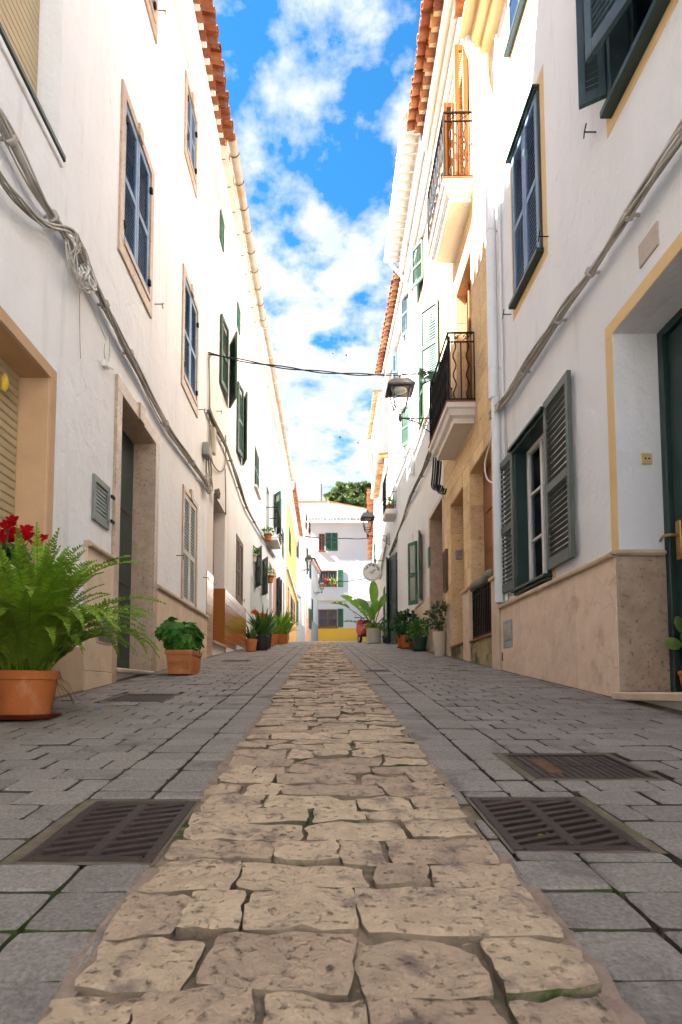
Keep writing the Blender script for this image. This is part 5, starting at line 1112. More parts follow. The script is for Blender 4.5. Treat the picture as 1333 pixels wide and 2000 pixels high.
# bundle on the white eave house
pe = wall_path(R3, [(846, 865), (838, 890), (825, 925), (808, 960), (797, 985), (790, 1008), (778, 1040)], .07) + wall_path(R4, [(772, 1060), (762, 1085)], .07)
t, o0 = bundle('grey cable bundle on the white wall under the lower balcony', pe, 10, .014, .05, M['cabledk'], 9, M['cable'])
b = MB()
pf = wall_path(R3, [(862, 900), (860, 930), (858, 958), (868, 965), (872, 955)], .10)
for k in range(5): b = MB(); b.cur = RND.random(); b.tube([p - o0 + Vector((-.03 * k, .03 * math.sin(k * 2), .02 * k)) for p in smooth_path(pf, 5)], .016, 5); b.build('black_lead', M['black'], t, smooth=True)
pg = wall_path(R5, [(757, 1045), (752, 1075), (745, 1110), (742, 1130)], .08)
bundle('faint beige cable strand below the far lamp on the right', pg, 6, .02, .06, M['cable'], 5)
def wire(label, a, c, sag, r, n=2, m=None):
    o0 = (a + c) / 2; t = thing('overhead_wire', label, 'wire', o0)
    for k in range(n):
        b = MB(); P = []
        for i in range(25):
            f = i / 24; p = a.lerp(c, f); P.append(p + Vector((0, .02 * math.sin(f * 19 + k * 3.1), -sag * 4 * f * (1 - f) + .015 * math.cos(f * 19 + k * 3.1))) - o0)
        b.tube(P, r, 5); b.build('strand', m or M['black'], t, smooth=True)
wire('black overhead wire crossing the street below the clouds', wall_path(L3, [(407, 690)], .04)[0], wall_path(R3, [(846, 728)], .05)[0], .16, .010, 3)
wire('black wire spanning in front of the far white facade, upper one', onY(33, 596, 1048), onY(33, 722, 1052), .05, .03, 1)
wire('black wire spanning in front of the far white facade, lower one', onY(33, 640, 1136), onY(33, 720, 1128), .1, .025, 1)

# ---------------------------------------------------------------- street lamps
def lamp(label, wallpt, side, arm, s=1.0, ws=1.0):
    """wallpt on the wall; side +1 the arm reaches towards -X (from the right wall), -1 towards +X."""
    t = thing('street_lamp', label, 'street lamp', wallpt, 0, 'wall lanterns along the street'); sg = -side; m = M['lampmetal']
    b = MB(); b.box(-.012, .012, -.02, .02, -.30 * s, .12 * s, .003); b.tube([(0, 0, 0), (sg * (arm + .02), 0, 0)], .013 * s, 6); b.build('arm', m, t)
    for (cx_, r_) in ((.12, .075), (.27, .055), (.38, .04)):
        b = MB(); b.tube([(sg * (cx_ * arm / .6 + r_ * (1 - i / 22) * math.cos(i * .55)), 0, -.02 - r_ * s + r_ * s * (1 - i / 22) * math.sin(i * .55)) for i in range(20)], .008 * s, 5); b.build('scroll', m, t, smooth=True)
    b = MB(); b.tube(smooth_path([(0, 0, -.28 * s), (sg * .12, 0, -.20 * s), (sg * .25, 0, -.09 * s), (sg * arm * .8, 0, -.01)], 5), .010 * s, 5); b.build('brace', m, t, smooth=True)
    X = sg * arm; z0 = .08 * s
    b = MB(); b.lathe([(0, -.09 * s), (.025 * s, -.05 * s), (.04 * s, 0), (.03 * s, .05 * s), (.02 * s, .08 * s), (0, .08 * s)], 10, (X, 0, 0)); b.build('finial', m, t, smooth=True)
    wb, wt, hb, ht = .085 * s * ws, .15 * s * ws, .17 * s, .52 * s
    def sq(w_, z): return [(X - w_, -w_, z), (X + w_, -w_, z), (X + w_, w_, z), (X - w_, w_, z)]
    for k in range(4):
        p, q = Vector(sq(wb, hb)[k]), Vector(sq(wt, ht)[k]); b = MB(); b.tube([(X, 0, .06 * s), tuple(Vector((X, 0, .10 * s)).lerp(p, .8)), p], .008 * s, 5); b.tube([p, q], .014 * s, 5); b.tube([p, Vector(sq(wb, hb)[(k + 1) % 4])], .008 * s, 5); b.tube([Vector(p).lerp(q, .18), Vector(sq(wb, hb)[(k + 1) % 4]).lerp(Vector(sq(wt, ht)[(k + 1) % 4]), .18)], .008 * s, 5); b.build('corner_bar', m, t)
        a_, c_ = Vector(sq(wb, hb)[(k + 1) % 4]), Vector(sq(wt, ht)[(k + 1) % 4]); b = MB(); b.quad(p, a_, c_, q); b.build('pane', M['glass'], t)
    b = MB(); w1_, w2_ = .215 * s * ws, .13 * s * ws; lo, mid, hi = sq(w1_, ht), sq(w1_, ht + .03 * s), sq(w2_, ht + .17 * s); inn = sq(.15 * s * ws, ht)
    b.add(lo + mid + hi + sq(.03 * s, ht + .21 * s) + inn, [f for k in range(4) for f in ((k, (k + 1) % 4, 4 + (k + 1) % 4, 4 + k), (4 + k, 4 + (k + 1) % 4, 8 + (k + 1) % 4, 8 + k), (8 + k, 8 + (k + 1) % 4, 12 + (k + 1) % 4, 12 + k), (k, 16 + k, 16 + (k + 1) % 4, (k + 1) % 4))] + [(12, 13, 14, 15)]); b.build('hood', m, t)
    b = MB(); b.box(X - .16 * s * ws, X + .16 * s * ws, -.16 * s * ws, .16 * s * ws, ht + .01 * s, ht + .02 * s); b.build('hood_plate', m, t)
    b = MB(); b.lathe([(0, -.03 * s), (.08 * s * ws, -.025 * s), (.11 * s * ws, 0), (.11 * s * ws, .015 * s)], 18, (X, 0, ht)); b.build('diffuser', M['sign'], t, smooth=True)
    b = MB(); b.lathe([(.05 * s, 0), (.055 * s, .03 * s), (.02 * s, .05 * s), (.03 * s, .08 * s), (0, .10 * s)], 10, (X, 0, ht + .20 * s)); b.build('cap', m, t, smooth=True)
p = R3.W(R3.hit(843, 817)[0], 0, R3.hit(843, 817)[1]); lamp('large black lantern on a scroll arm beside the lower balcony', p, 1, .62, 1.08, 1.15)
p = R4.W(R4.L - .02, 0, R4.hit(764, 1041)[1]); lamp('dark lantern on a scroll arm above the round white sign', p, 1, .70, 1.05)
p = L6.W(L6.L * .98, 0, .5 + (1346 - 1110) / 1100 * 35.5); lamp('flat hooded lantern on the white wall past the yellow house', p, -1, .75, 1.15)
p = L7.W(L7.L * .05, 0, .5 + (1346 - 1155) / 1100 * 46); lamp('small dark lantern at the far left corner, before the flowered window', Vector((-.75, 42.2, .5 + (1346 - 1155) / 1100 * 42.2)), -1, .6, 1.3)

# ---------------------------------------------------------------- round hanging sign
Ys = 19.0; c = onY(Ys, 727, 1117); t = thing('round_sign', 'round white hanging shop sign reading La Viajera with paper plane', 'sign', c)
rs = 33 / 2 / F * Ys * 1.1
b = MB(); n = 48; b.lathe([(0, -.02), (rs, -.02), (rs + .006, -.012), (rs + .006, .012), (rs, .02), (0, .02)], n); b.v = [(x, z, y) for x, y, z in b.v]; b.build('disc', M['sign'], t, smooth=30)
b = MB(); b.tube([(0, 0, rs + .0), (0, 0, rs + .07), (.4, 0, rs + .07)], .012, 6); b.build('bracket', M['wrought'], t)
txt = 'La Viajera'; angs = [62, 46, 30, 18, 1, -13, -25, -40, -55, -69]
for ch, a in zip(txt, angs):
    if ch == ' ': continue
    cu = bpy.data.curves.new('letter', 'FONT'); cu.body = ch; cu.size = rs * .46; cu.align_x = 'CENTER'; cu.align_y = 'CENTER'; cu.extrude = .002; cu.offset = .004; cu.materials.append(M['ink'])
    aa = R(a); tmp = link('letter', cu, t, (-math.sin(aa) * rs * .78, -.024, math.cos(aa) * rs * .78), (R(90), -aa, 0))
    bpy.context.view_layer.update(); lm = bpy.data.meshes.new_from_object(tmp); bpy.data.objects.remove(tmp); o = link('letter', lm, t, (-math.sin(aa) * rs * .78, -.024, math.cos(aa) * rs * .78)); o.rotation_euler = (Matrix.Rotation(-aa, 3, 'Y') @ Matrix.Rotation(R(90), 3, 'X')).to_euler()
b = MB(); q = lambda x, z: (x * rs, -.024, z * rs)
for A, B_ in (((-.35, -.05), (.38, .28)), ((.38, .28), (.12, -.24)), ((.12, -.24), (-.02, -.08)), ((-.02, -.08), (.38, .28)), ((-.35, -.05), (-.12, -.12)), ((-.12, -.12), (.38, .28)), ((-.12, -.12), (-.08, -.26)), ((-.08, -.26), (-.02, -.08))): b.tube([q(*A), q(*B_)], .0045, 4)
b.build('paper_plane_mark', M['ink'], t)
b = MB()
for k in range(26):
    a = R(200 + k * 5.6); b.box(-.010, .010, -.002, .002, -.007, .007, M=Matrix.Translation((math.cos(a) * rs * .88, -.022, math.sin(a) * rs * .88)) @ Matrix.Rotation(-(a - R(270)), 4, 'Y'))
for a in (R(172), R(8)): b.box(-.012, .012, -.002, .002, -.012, .012, M=Matrix.Translation((math.cos(a) * rs * .82, -.022, math.sin(a) * rs * .82)))
b.build('small_print_marks', M['ink'], t)

# ---------------------------------------------------------------- plants
def ground(x_pix, Y): return Vector(((x_pix - CX) / F * Y, Y, G(Y)))
def pot(t, r, h, m, rim=True, saucer=None, z=0, name='pot', taper=.74, soil=True):
    z0 = z
    if saucer:
        b = MB(); b.lathe([(0, 0), (r * .9, 0), (r * 1.08, h * .10), (r * 1.1, h * .11), (r * 1.03, h * .10), (r * .85, .012), (0, .012)], 28, (0, 0, z)); b.build('saucer', saucer, t, smooth=40); z0 = z + .012
    b = MB(); pr = [(0, 0), (r * taper, 0)]
    if rim: pr += [(r * .93, h * .78), (r * .93, h * .80), (r, h * .81), (r, h * .97), (r * .985, h), (r * .93, h), (r * .92, h * .9), (0, h * .9)]
    else: pr += [(r, h * .99), (r * .98, h), (r * .93, h), (r * .92, h * .9), (0, h * .9)]
    b.lathe(pr, 32, (0, 0, z0)); b.build(name, m, t, smooth=35)
    if soil: b = MB(); b.lathe([(r * .915, h * .92), (r * .5, h * .945), (0, h * .95)], 18, (0, 0, z0)); b.build('soil', M['soil'], t, smooth=True)
    return z0 + h * .93
def strip_leaf(b, base, d, L, w, droop, up, n=7, fold=.25, tipw=.05):
    P = []; p = Vector(base); dirv = (Vector((d.x, d.y, 0)).normalized() * (1 - up) + Vector((0, 0, 1)) * up).normalized()
    for i in range(n + 1):
        P.append(p.copy()); p += dirv * (L / n); dirv = (dirv + Vector((0, 0, -droop / n))).normalized()
    sd = Vector((-d.y, d.x, 0)).normalized(); vs = []; fs = []
    for i, p in enumerate(P):
        f = i / n; ww = w * max(tipw, math.sin(min(1, .18 + f * .95) * math.pi * .93) ** .7 if f < .98 else tipw); vs += [p - sd * ww + Vector((0, 0, ww * fold)), p, p + sd * ww + Vector((0, 0, ww * fold))]
    for i in range(n): a = i * 3; fs += [(a, a + 1, a + 4, a + 3), (a + 1, a + 2, a + 5, a + 4)]
    b.add(vs, fs)
# big fern
_fr = []
def frond_mesh(k):
    rg = random.Random(k); L = 1.0; n = 46; b = MB(); P = []; p = Vector((0, 0, 0)); th = R(86 - k * 3.2); dr = R(22 + k * 12)
    for i in range(n + 1):
        P.append(p.copy()); a = th - dr * (i / n) ** 1.6; p = p + Vector((math.cos(a), .02 * math.sin(i * .3 + k), math.sin(a))) * (L / n)
    b.cur = .2; b.tube(P, [.006 * (1 - .8 * i / n) for i in range(n + 1)], 4)
    base_c = rg.random()
    for i in range(4, n + 1):
        f = i / n; w_ = .070 * (min(1, (f - .05) * 5)) * (1 - f ** 3.2) + .006; tg = (P[min(i + 1, n)] - P[i - 1]).normalized(); sd = Vector((0, 1, 0)); nr = sd.cross(tg)
        for s_ in (-1, 1):
            if rg.random() < .04: continue
            b.cur = min(1, max(0, base_c * .6 + .35 * f + rg.uniform(-.1, .1))); q = P[i] + tg * (.010 if s_ > 0 else 0) + tg * rg.uniform(-.004, .004); dv = (sd * s_ + tg * .28 + nr * rg.uniform(-.15, .22)).normalized(); wv = tg * .0122 * (1.1 - .3 * f)
            ln = w_ * rg.uniform(.88, 1.08)
            b.add([q - wv * .5, q + wv * .6, q + dv * ln * .45 + wv, q + dv * ln * .45 - wv * .9, q + dv * ln * .82 + wv * .75 - nr * .006, q + dv * ln * .82 - wv * .6 - nr * .006, q + dv * ln - nr * .012], [(0, 1, 2, 3), (3, 2, 4, 5), (5, 4, 6)])
    return b.mesh('frond', M['fern'])
FR = [frond_mesh(k) for k in range(9)]
def fern(label, loc, r, h, scale, n, m, saucer):
    t = thing('potted_fern', label, 'potted fern', loc); zt = pot(t, r, h, m, True, saucer)
    for i in range(n):
        a = RND.uniform(0, 6.283); ring = RND.random(); k = min(8, int(ring ** .8 * 9)); s = scale * RND.uniform(.62, 1.0) * (.9 if k < 3 else 1)
        link('frond', FR[k], t, (math.cos(a) * r * .5 * ring, math.sin(a) * r * .5 * ring, zt - .02), (RND.uniform(-.18, .18), RND.uniform(-.16, .1), a), s)
    return t
ft = fern('large green fern in a round terracotta pot at the lower left', ground(52, 3.08), .170, .245, .95, 170, M['terracotta'], M['saucer'])
for k in range(7):
    b = MB(); a = RND.uniform(-.6, .5); p0 = Vector((.12, RND.uniform(-.05, .08), .24)); P = [p0 + Vector((.02 + i * .012, a * .03 * i, .02 - i * .022 + .012 * math.sin(i * 1.3 + k))) for i in range(9)]; b.tube(P, .0016, 3); b.build('runner', M['stem'], ft)
# bushy plants
def leaf_mesh(kind, m):
    b = MB()
    if kind == 'geranium':
        n = 18; vs = [(0, 0, -.12)]
        for i in range(n): a = R(-160 + 320 * i / (n - 1)); rr = 1 + .09 * math.cos(i * 3.1); vs.append((rr * math.cos(a), rr * math.sin(a), .18 * (1 + .6 * math.cos(2 * a)) + .06 * math.sin(i * 2.2)))
        mid = [(v[0] * .55, v[1] * .55, .06) for v in vs[1:]]; vs = [vs[0]] + mid + vs[1:]
        b.add(vs, [(0, 1 + i, 2 + i) for i in range(n - 1)] + [(1 + i, 1 + n + i, 2 + n + i, 2 + i) for i in range(n - 1)])
    elif kind == 'heart':
        n = 14; vs = [(-.6, 0, -.1)]
        for i in range(n): a = R(-150 + 300 * i / (n - 1)); rr = .8 + .35 * math.cos(a); vs.append((rr * math.cos(a), rr * .85 * math.sin(a), .12 * abs(math.sin(a))))
        b.add(vs, [(0, 1 + i, 2 + i) for i in range(n - 1)])
    else:
        vs = [(0, 0, 0), (.45, .32, .06), (.45, 0, -.02), (.45, -.32, .06), (1, 0, -.08), (.78, .2, .02), (.78, -.2, .02)]
        b.add(vs, [(0, 2, 1), (0, 3, 2), (1, 2, 4, 5), (2, 3, 6, 4)])
    return b.mesh('leaf', m, smooth=True)
GER = leaf_mesh('geranium', M['leaf']); HEA = leaf_mesh('heart', M['leafdk']); OVL = leaf_mesh('oval', M['leaf'])
def scatter(t, me, n, c, rad, s0, s1, parent_name='leaf', outward=.8):
    for i in range(n):
        v = Vector((RND.gauss(0, 1), RND.gauss(0, 1), RND.gauss(0, 1))).normalized(); v *= RND.uniform(.55, 1.0); p = Vector(c) + Vector((v.x * rad[0], v.y * rad[1], v.z * rad[2])); s = RND.uniform(s0, s1)
        nr = (v * outward + Vector((RND.uniform(-.4, .4), RND.uniform(-.4, .4), RND.uniform(.1, .7)))).normalized(); q = nr.to_track_quat('Z', 'X').to_euler(); link(parent_name, me, t, p, q, s)
def joined_bush(t, n, c, rad, s0, s1, m, name='foliage'):
    b = MB()
    for i in range(n):
        v = Vector((RND.gauss(0, 1), RND.gauss(0, 1), RND.gauss(0, 1))).normalized() * RND.uniform(.3, 1.0) ** .6; p = Vector(c) + Vector((v.x * rad[0], v.y * rad[1], v.z * rad[2])); s = RND.uniform(s0, s1)
        d = (v + Vector((RND.uniform(-1, 1), RND.uniform(-1, 1), RND.uniform(-.3, .8)))).normalized(); sd = d.orthogonal().normalized(); sd.rotate(Matrix.Rotation(RND.uniform(0, 6.28), 3, d)); b.cur = RND.random()
        b.add([p, p + d * s * .5 + sd * s * .3, p + d * s, p + d * s * .5 - sd * s * .3], [(0, 1, 2, 3)])
    return b.build(name, m, t, kind='stuff')
# geranium trough
gp = Vector((-1.47, 5.92, G(5.9))); t = thing('geranium_trough', 'leafy geranium in a rectangular terracotta trough under the pale shutters', 'potted plant', gp)
b = MB(); a, c = .14, .235
ring = lambda k, z: [(-a * k, -c * k, z), (a * k, -c * k, z), (a * k, c * k, z), (-a * k, c * k, z)]
rs_ = [ring(.80, 0), ring(.93, .19), ring(.93, .195), ring(1.0, .20), ring(1.0, .235), ring(.97, .245), ring(.9, .245), ring(.88, .21)]
b.add([p for r_ in rs_ for p in r_], [(i * 4 + k, i * 4 + (k + 1) % 4, i * 4 + 4 + (k + 1) % 4, i * 4 + 4 + k) for i in range(7) for k in range(4)] + [(3, 2, 1, 0), (28, 29, 30, 31)]); tr_ = b.build('trough', M['terracotta2'], t)
for k in range(7):
    x = -.095 + .0317 * k; b = MB(); b.tube([(x, -.192, .04), (x + .006, -.207, .09), (x, -.216, .135)], [.003, .006, .003], 5); b.tube([(x, -.207, .09), (x + .015, -.213, .125)], .003, 4); b.tube([(x, -.207, .09), (x - .015, -.213, .125)], .003, 4); b.build('relief_sprig', M['terracotta2'], tr_)
for k in range(11):
    y_ = -.17 + .034 * k; b = MB(); b.tube([(.118, y_, .03), (.128, y_, .10), (.131, y_, .17)], [.004, .008, .005], 5); b.build('relief_rib', M['terracotta2'], tr_)
b = MB(); b.box(-.12, .12, -.2, .2, .19, .212); b.build('soil', M['soil'], t)
scatter(t, GER, 95, (.0, -.02, .37), (.19, .30, .17), .045, .07); scatter(t, GER, 35, (-.13, -.12, .44), (.13, .14, .14), .05, .075)
b = MB()
for k in range(40): v = Vector((RND.uniform(-.16, .16), RND.uniform(-.25, .25), RND.uniform(.25, .5))); b.tube([(v.x * .4, v.y * .4, .2), (v.x * .8, v.y * .8, v.z * .75), v], .0035, 4)
b.build('stems', M['stem'], t)
b = MB()
for k in range(7): a = RND.uniform(0, 6.28); strip_leaf(b, (.08, .12, .22), Vector((math.cos(a), math.sin(a), 0)), RND.uniform(.3, .5), .006, 1.6, .8)
b.build('grass_blades', M['lime'], t)
# cyclamen on a stand
cp = Vector((-1.95, 3.38, G(3.38))); t = thing('potted_cyclamen', 'red cyclamen in a white pot on a black stand at the left edge', 'potted plant', cp)
b = MB()
for k in range(3): a = k * 2.09; b.tube([(math.cos(a) * .14, math.sin(a) * .14, 0), (math.cos(a) * .09, math.sin(a) * .09, .74)], .008, 5)
b.tube([(.12 * math.cos(i * .524), .12 * math.sin(i * .524), .74) for i in range(13)], .012, 6); b.tube([(.11 * math.cos(i * .524), .11 * math.sin(i * .524), .3) for i in range(13)], .006, 5); b.build('stand', M['black'], t, smooth=40)
zt = pot(t, .115, .17, M['whitepot'], True, None, .70, taper=.7); scatter(t, HEA, 80, (0, 0, zt + .05), (.17, .17, .10), .035, .055); b = MB()
for k in range(30): v = Vector((RND.gauss(0, .09), RND.gauss(0, .09), zt + RND.uniform(.12, .28))); b.tube([(v.x * .3, v.y * .3, zt), (v.x * .8, v.y * .8, v.z - .05), v], .003, 4)
b.build('flower_stems', M['stem'], t)
def flower(t, p, s, m):
    b = MB(); b.cur = RND.random()
    for k in range(6):
        a = k * 1.047 + RND.uniform(-.2, .2); d = Vector((math.cos(a), math.sin(a), RND.uniform(.5, 1.3))).normalized(); sd = d.cross(Vector((0, 0, 1))).normalized(); nn = d.cross(sd); b.add([p, p + d * s * .45 + sd * s * .38 + nn * s * .1, p + d * s * .85 + sd * s * .34, p + d * s * 1.08 + nn * s * .08, p + d * s * .85 - sd * s * .34, p + d * s * .45 - sd * s * .38 + nn * s * .1], [(0, 1, 2, 3), (0, 3, 4, 5)])
    b.build('flower', m, t)
for k in range(26): a = RND.uniform(0, 6.28); r_ = RND.uniform(0, .15); flower(t, Vector((math.cos(a) * r_, math.sin(a) * r_, zt + RND.uniform(.13, .27))), RND.uniform(.035, .055), M['red'])
for x_, y_, z_ in ((.19, .02, .14), (.17, -.05, .17), (.21, .04, .18), (.14, .0, .22)): flower(t, Vector((x_, y_, zt + z_)), .055, M['red'])
# strap-leaved plants along the walls
def strap_plant(label, loc, r, h, potm, n, L, w_, m, rim=True, saucer=None, flowers=0, up=(.5, .9), droop=1.2, name='potted_strap_plant'):
    t = thing(name, label, 'potted plant', loc); zt = pot(t, r, h, potm, rim, saucer)
    for k in range(n):
        a = RND.uniform(0, 6.28); b = MB(); b.cur = RND.random(); strip_leaf(b, (math.cos(a) * r * .3, math.sin(a) * r * .3, zt - .02), Vector((math.cos(a), math.sin(a), 0)), L * RND.uniform(.65, 1.1), w_ * RND.uniform(.8, 1.15), droop * RND.uniform(.5, 1.3), RND.uniform(*up)); b.build('leaf', m, t, smooth=True)
    for k in range(flowers):
        a = RND.uniform(0, 6.28); p = Vector((math.cos(a) * r * .8, math.sin(a) * r * .8, zt + L * RND.uniform(.6, .75))); b = MB(); b.tube([(0, 0, zt), p], .008, 5); b.build('flower_stalk', M['stem'], t)
        for j in range(5): flower(t, p + Vector((RND.uniform(-.05, .05), RND.uniform(-.05, .05), RND.uniform(-.02, .05))), .07, M['orange'])
    return t
strap_plant('small strap leaved plant in a terracotta pot before the orange tiles', ground(490, 11.3), .135, .25, M['terracotta2'], 22, .42, .022, M['strap'])
strap_plant('large clivia with orange flowers in a black tub on the left', ground(511, 11.9), .175, .30, M['blackpot'], 46, .72, .03, M['strap'], False, None, 2)
strap_plant('strap leaved plant in a tall dark pot behind the black tub', ground(521, 12.8), .12, .34, M['blackpot'], 30, .6, .024, M['strap'], False, None, 1)
strap_plant('yellow green leafy plant in terracotta behind the clivia', ground(527, 14.0), .13, .26, M['terracotta'], 30, .62, .035, M['lime'], True, None, 0, (.55, .9), 1.0)
strap_plant('spiky plant in an orange pot, third along the left wall', ground(534, 15.2), .13, .30, M['terracotta'], 26, .5, .035, M['lime'])
strap_plant('broad leaved bright green plant in terracotta, last along the left wall', ground(547, 16.2), .16, .30, M['terracotta'], 48, .85, .055, M['lime'], True, None, 0, (.5, .9), 1.1)
strap_plant('leafy green plant in a small orange pot by the yellow house', ground(557, 17.6), .13, .28, M['terracotta'], 40, .75, .05, M['lime'], True, None, 0, (.45, .85), 1.2)
# right group
strap_plant('dark strap leaved plant in an orange pot with saucer on the right', ground(787, 13.2), .13, .26, M['terracotta'], 40, .75, .028, M['strap'], True, M['terracotta'], 0, (.25, .8), .8)
def bush(label, loc, r, h, potm, n, rad, zc, s0, s1, m, rim=True, saucer=None, stems=8, name='potted_bush'):
    t = thing(name, label, 'potted plant', loc); zt = pot(t, r, h, potm, rim, saucer); joined_bush(t, n, (0, 0, zt + zc), rad, s0, s1, m); b = MB()
    for k in range(stems): v = Vector((RND.uniform(-.7, .7) * rad[0], RND.uniform(-.7, .7) * rad[1], zt + zc + RND.uniform(-.2, .5) * rad[2])); b.tube([(0, 0, zt - .03), (v.x * .4, v.y * .4, (zt + v.z) / 2), v], .006, 4)
    b.build('stems', M['stem'], t); return t
bush('broad leafy shrub in an orange pot with saucer on the right', ground(796, 12.6), .155, .30, M['terracotta'], 420, (.30, .28, .30), .26, .07, .13, M['leafdk'], True, M['terracotta'])
bush('low plant in a small dark brown pot between orange and green pots', ground(809, 11.9), .10, .16, M['brownshutter'], 120, (.16, .15, .14), .12, .05, .09, M['leafdk'])
bush('round leafy shrub in a dark green pot at the right wall', ground(822, 11.4), .145, .27, M['greenpot'], 420, (.25, .24, .20), .20, .05, .09, M['leafs'], False, M['greenpot'])
bush('jade plant leaning from a cream pot beside the travertine doorway', Vector((1.97, 9.55, G(9.5))), .12, .42, M['beigepot'], 260, (.22, .30, .22), .30, .05, .09, M['leafdk'], False)
strap_plant('pale spider plant in a black pot next to the tall beige pot', ground(765, 17.2), .14, .22, M['blackpot'], 60, .55, .018, M['lime'], False, None, 0, (.35, .85), 1.8)
bush('plant with purple flowers beside the tall beige pot', ground(754, 18.6), .12, .25, M['blackpot'], 160, (.2, .2, .25), .35, .06, .1, M['leafs'], False)
# strelitzia
bp = ground(731, 19.2); t = thing('banana_plant', 'tall banana like plant with paddle leaves in a beige cylinder pot', 'potted plant', bp); zt = pot(t, .255, .50, M['beigepot'], False, None, 0, taper=.97)
joined_bush(t, 260, (0, 0, zt + .08), (.30, .28, .12), .06, .12, M['lime'], 'ground_foliage')
def paddle(ax, lean, hgt, L, w_, twist, split):
    b = MB(); d = Vector((math.cos(ax), math.sin(ax), 0)); p0 = Vector((0, 0, zt)); p1 = p0 + d * lean * .5 + Vector((0, 0, hgt * .6)); p2 = p0 + d * lean + Vector((0, 0, hgt)); P = smooth_path([p0, p1, p2], 5); b.cur = .3; b.tube(P, [.022 - .0012 * i for i in range(len(P))], 6); b.build('stalk', M['stem'], t, smooth=True)
    b = MB(); b.cur = RND.random(); n = 10; p = p2.copy(); dv = (p2 - p1).normalized(); sd = dv.cross(Vector((0, 0, 1))); sd = sd.normalized() if sd.length > .05 else Vector((1, 0, 0)); sd.rotate(Matrix.Rotation(twist, 3, dv)); vs = []; fs = []
    for i in range(n + 1):
        f = i / n; ww = w_ * math.sin(min(1, .10 + f * .93) * math.pi) ** .6; nr = sd.cross(dv); vs += [p - sd * ww + nr * ww * .35, p - sd * ww * .5 + nr * ww * .12, p.copy(), p + sd * ww * .5 + nr * ww * .12, p + sd * ww + nr * ww * .35]; p = p + dv * (L / n); dv = (dv + Vector((0, 0, -.9 * lean / n)) + d * .03).normalized()
    for i in range(n):
        for k in range(4):
            if split and k in (0, 3) and i in split: continue
            a = i * 5 + k; fs.append((a, a + 1, a + 6, a + 5))
    b.add(vs, fs); b.build('paddle_leaf', M['banana'], t, smooth=True)
for ax, lean, hg, L, w_, tw, sp in ((1.6, .05, .95, .85, .17, .2, ()), (.2, .25, .8, .6, .13, 1.0, ()), (3.3, .55, .75, .75, .17, .5, (4,)), (3.0, .85, .75, .7, .14, .3, (3, 6)), (2.4, .3, .65, .7, .18, -.4, ()), (-1.5, .25, .5, .6, .17, .3, ()), (-2.2, .45, .4, .65, .12, .2, (2, 5)), (-.6, .45, .45, .6, .12, .6, (4,)), (.4, .6, .35, .6, .09, 1.0, (3,)), (4.4, .2, .3, .6, .14, 0, ()), (-2.8, .6, .2, .6, .10, .2, (3, 5)), (5.3, .3, .6, .5, .13, .4, ())): paddle(ax, lean, hg, L, w_, tw, sp)
# wall pots and balcony pots
def wall_pot(label, loc, m, fm, s=1.0):
    t = thing('hanging_pot', label, 'hanging plant', loc); zt = pot(t, .12 * s, .2 * s, m, True); joined_bush(t, 130, (0, 0, zt + .06 * s), (.17 * s, .17 * s, .15 * s), .05, .1, fm)
    b = MB(); b.tube([(.125 * s * math.cos(i * .524), .125 * s * math.sin(i * .524), .15 * s) for i in range(13)] + [(-.3 * s, 0, .15 * s)], .006, 4); b.build('wall_ring', M['wrought'], t); return t
p = onY(14.6, 494, 1098); wall_pot('cream pot with drooping plant hung on the left wall above green shutters', Vector((p.x, 14.6, p.z)), M['beigepot'], M['leafs'], 1.0)
p = onY(17.2, 527, 1138); wall_pot('terracotta pot with yellow green plant hung beside the pink panel', Vector((p.x, 17.2, p.z)), M['terracotta'], M['lime'], 1.1)
p = onY(17.3, 768, 1000); wall_pot('terracotta pot of trailing yellow leaves on the small right balcony', R4.W(R4.hit(771, 950)[0] - .05, .17, bz + .01), M['terracotta'], M['lime'], 1.15)
p = wall_path(L4, [(524, 1056)], .2)[0]; wall_pot('little pot with red flowers on the small left balcony', p, M['terracotta'], M['leafs'], 1.0)
for x, lab, fm in ((629, 'small leafy pot on the middle window sill of the far house', M['leafs']), (635, 'tiny orange pot on the middle window sill of the far house', M['red']), (651, 'bushy pale plant at the right of the far middle window sill', M['lime'])):
    q = E.hit(x, 1147); p = E.W(q[0], .0, E.hit(640, 1147)[1] + .0); t = thing('sill_pot', lab, 'potted plant', p); pot(t, .15, .3, M['terracotta']); joined_bush(t, 90, (0, 0, .45), (.3 if x > 640 else .18, .2, .3 if x > 640 else .2), .08, .18, fm)
# prickly pear by the right door
t = thing('prickly_pear', 'green prickly pear pads peeping in beside the dark door at the right edge', 'cactus', Vector((2.44, 3.70, zs + .002))); zt = pot(t, .1, .14, M['terracotta'])
b0 = MB(); b0.lathe([(0, 0), (.03, .012), (.05, .05), (.052, .085), (.04, .125), (.015, .145), (0, .147)], 14); b0.v = [(x, y * .28, z) for x, y, z in b0.v]; pm = b0.mesh('pad', mat('cactus_skin', (.16, .24, .055), (.12, .19, .04), 20, .6, .3, 80), smooth=True)
for lx, ly, lz, ry, rz, s in ((0, 0, .12, .1, .3, 1.2), (-.01, .0, .28, -.5, .2, .95), (.03, 0, .29, .5, -.4, .9), (-.06, 0, .40, -.9, .5, .9), (.01, 0, .41, .1, .9, .85), (-.075, .01, .30, -1.25, 0, .8)): link('pad', pm, t, (lx, ly, lz), (0, ry, rz), s)
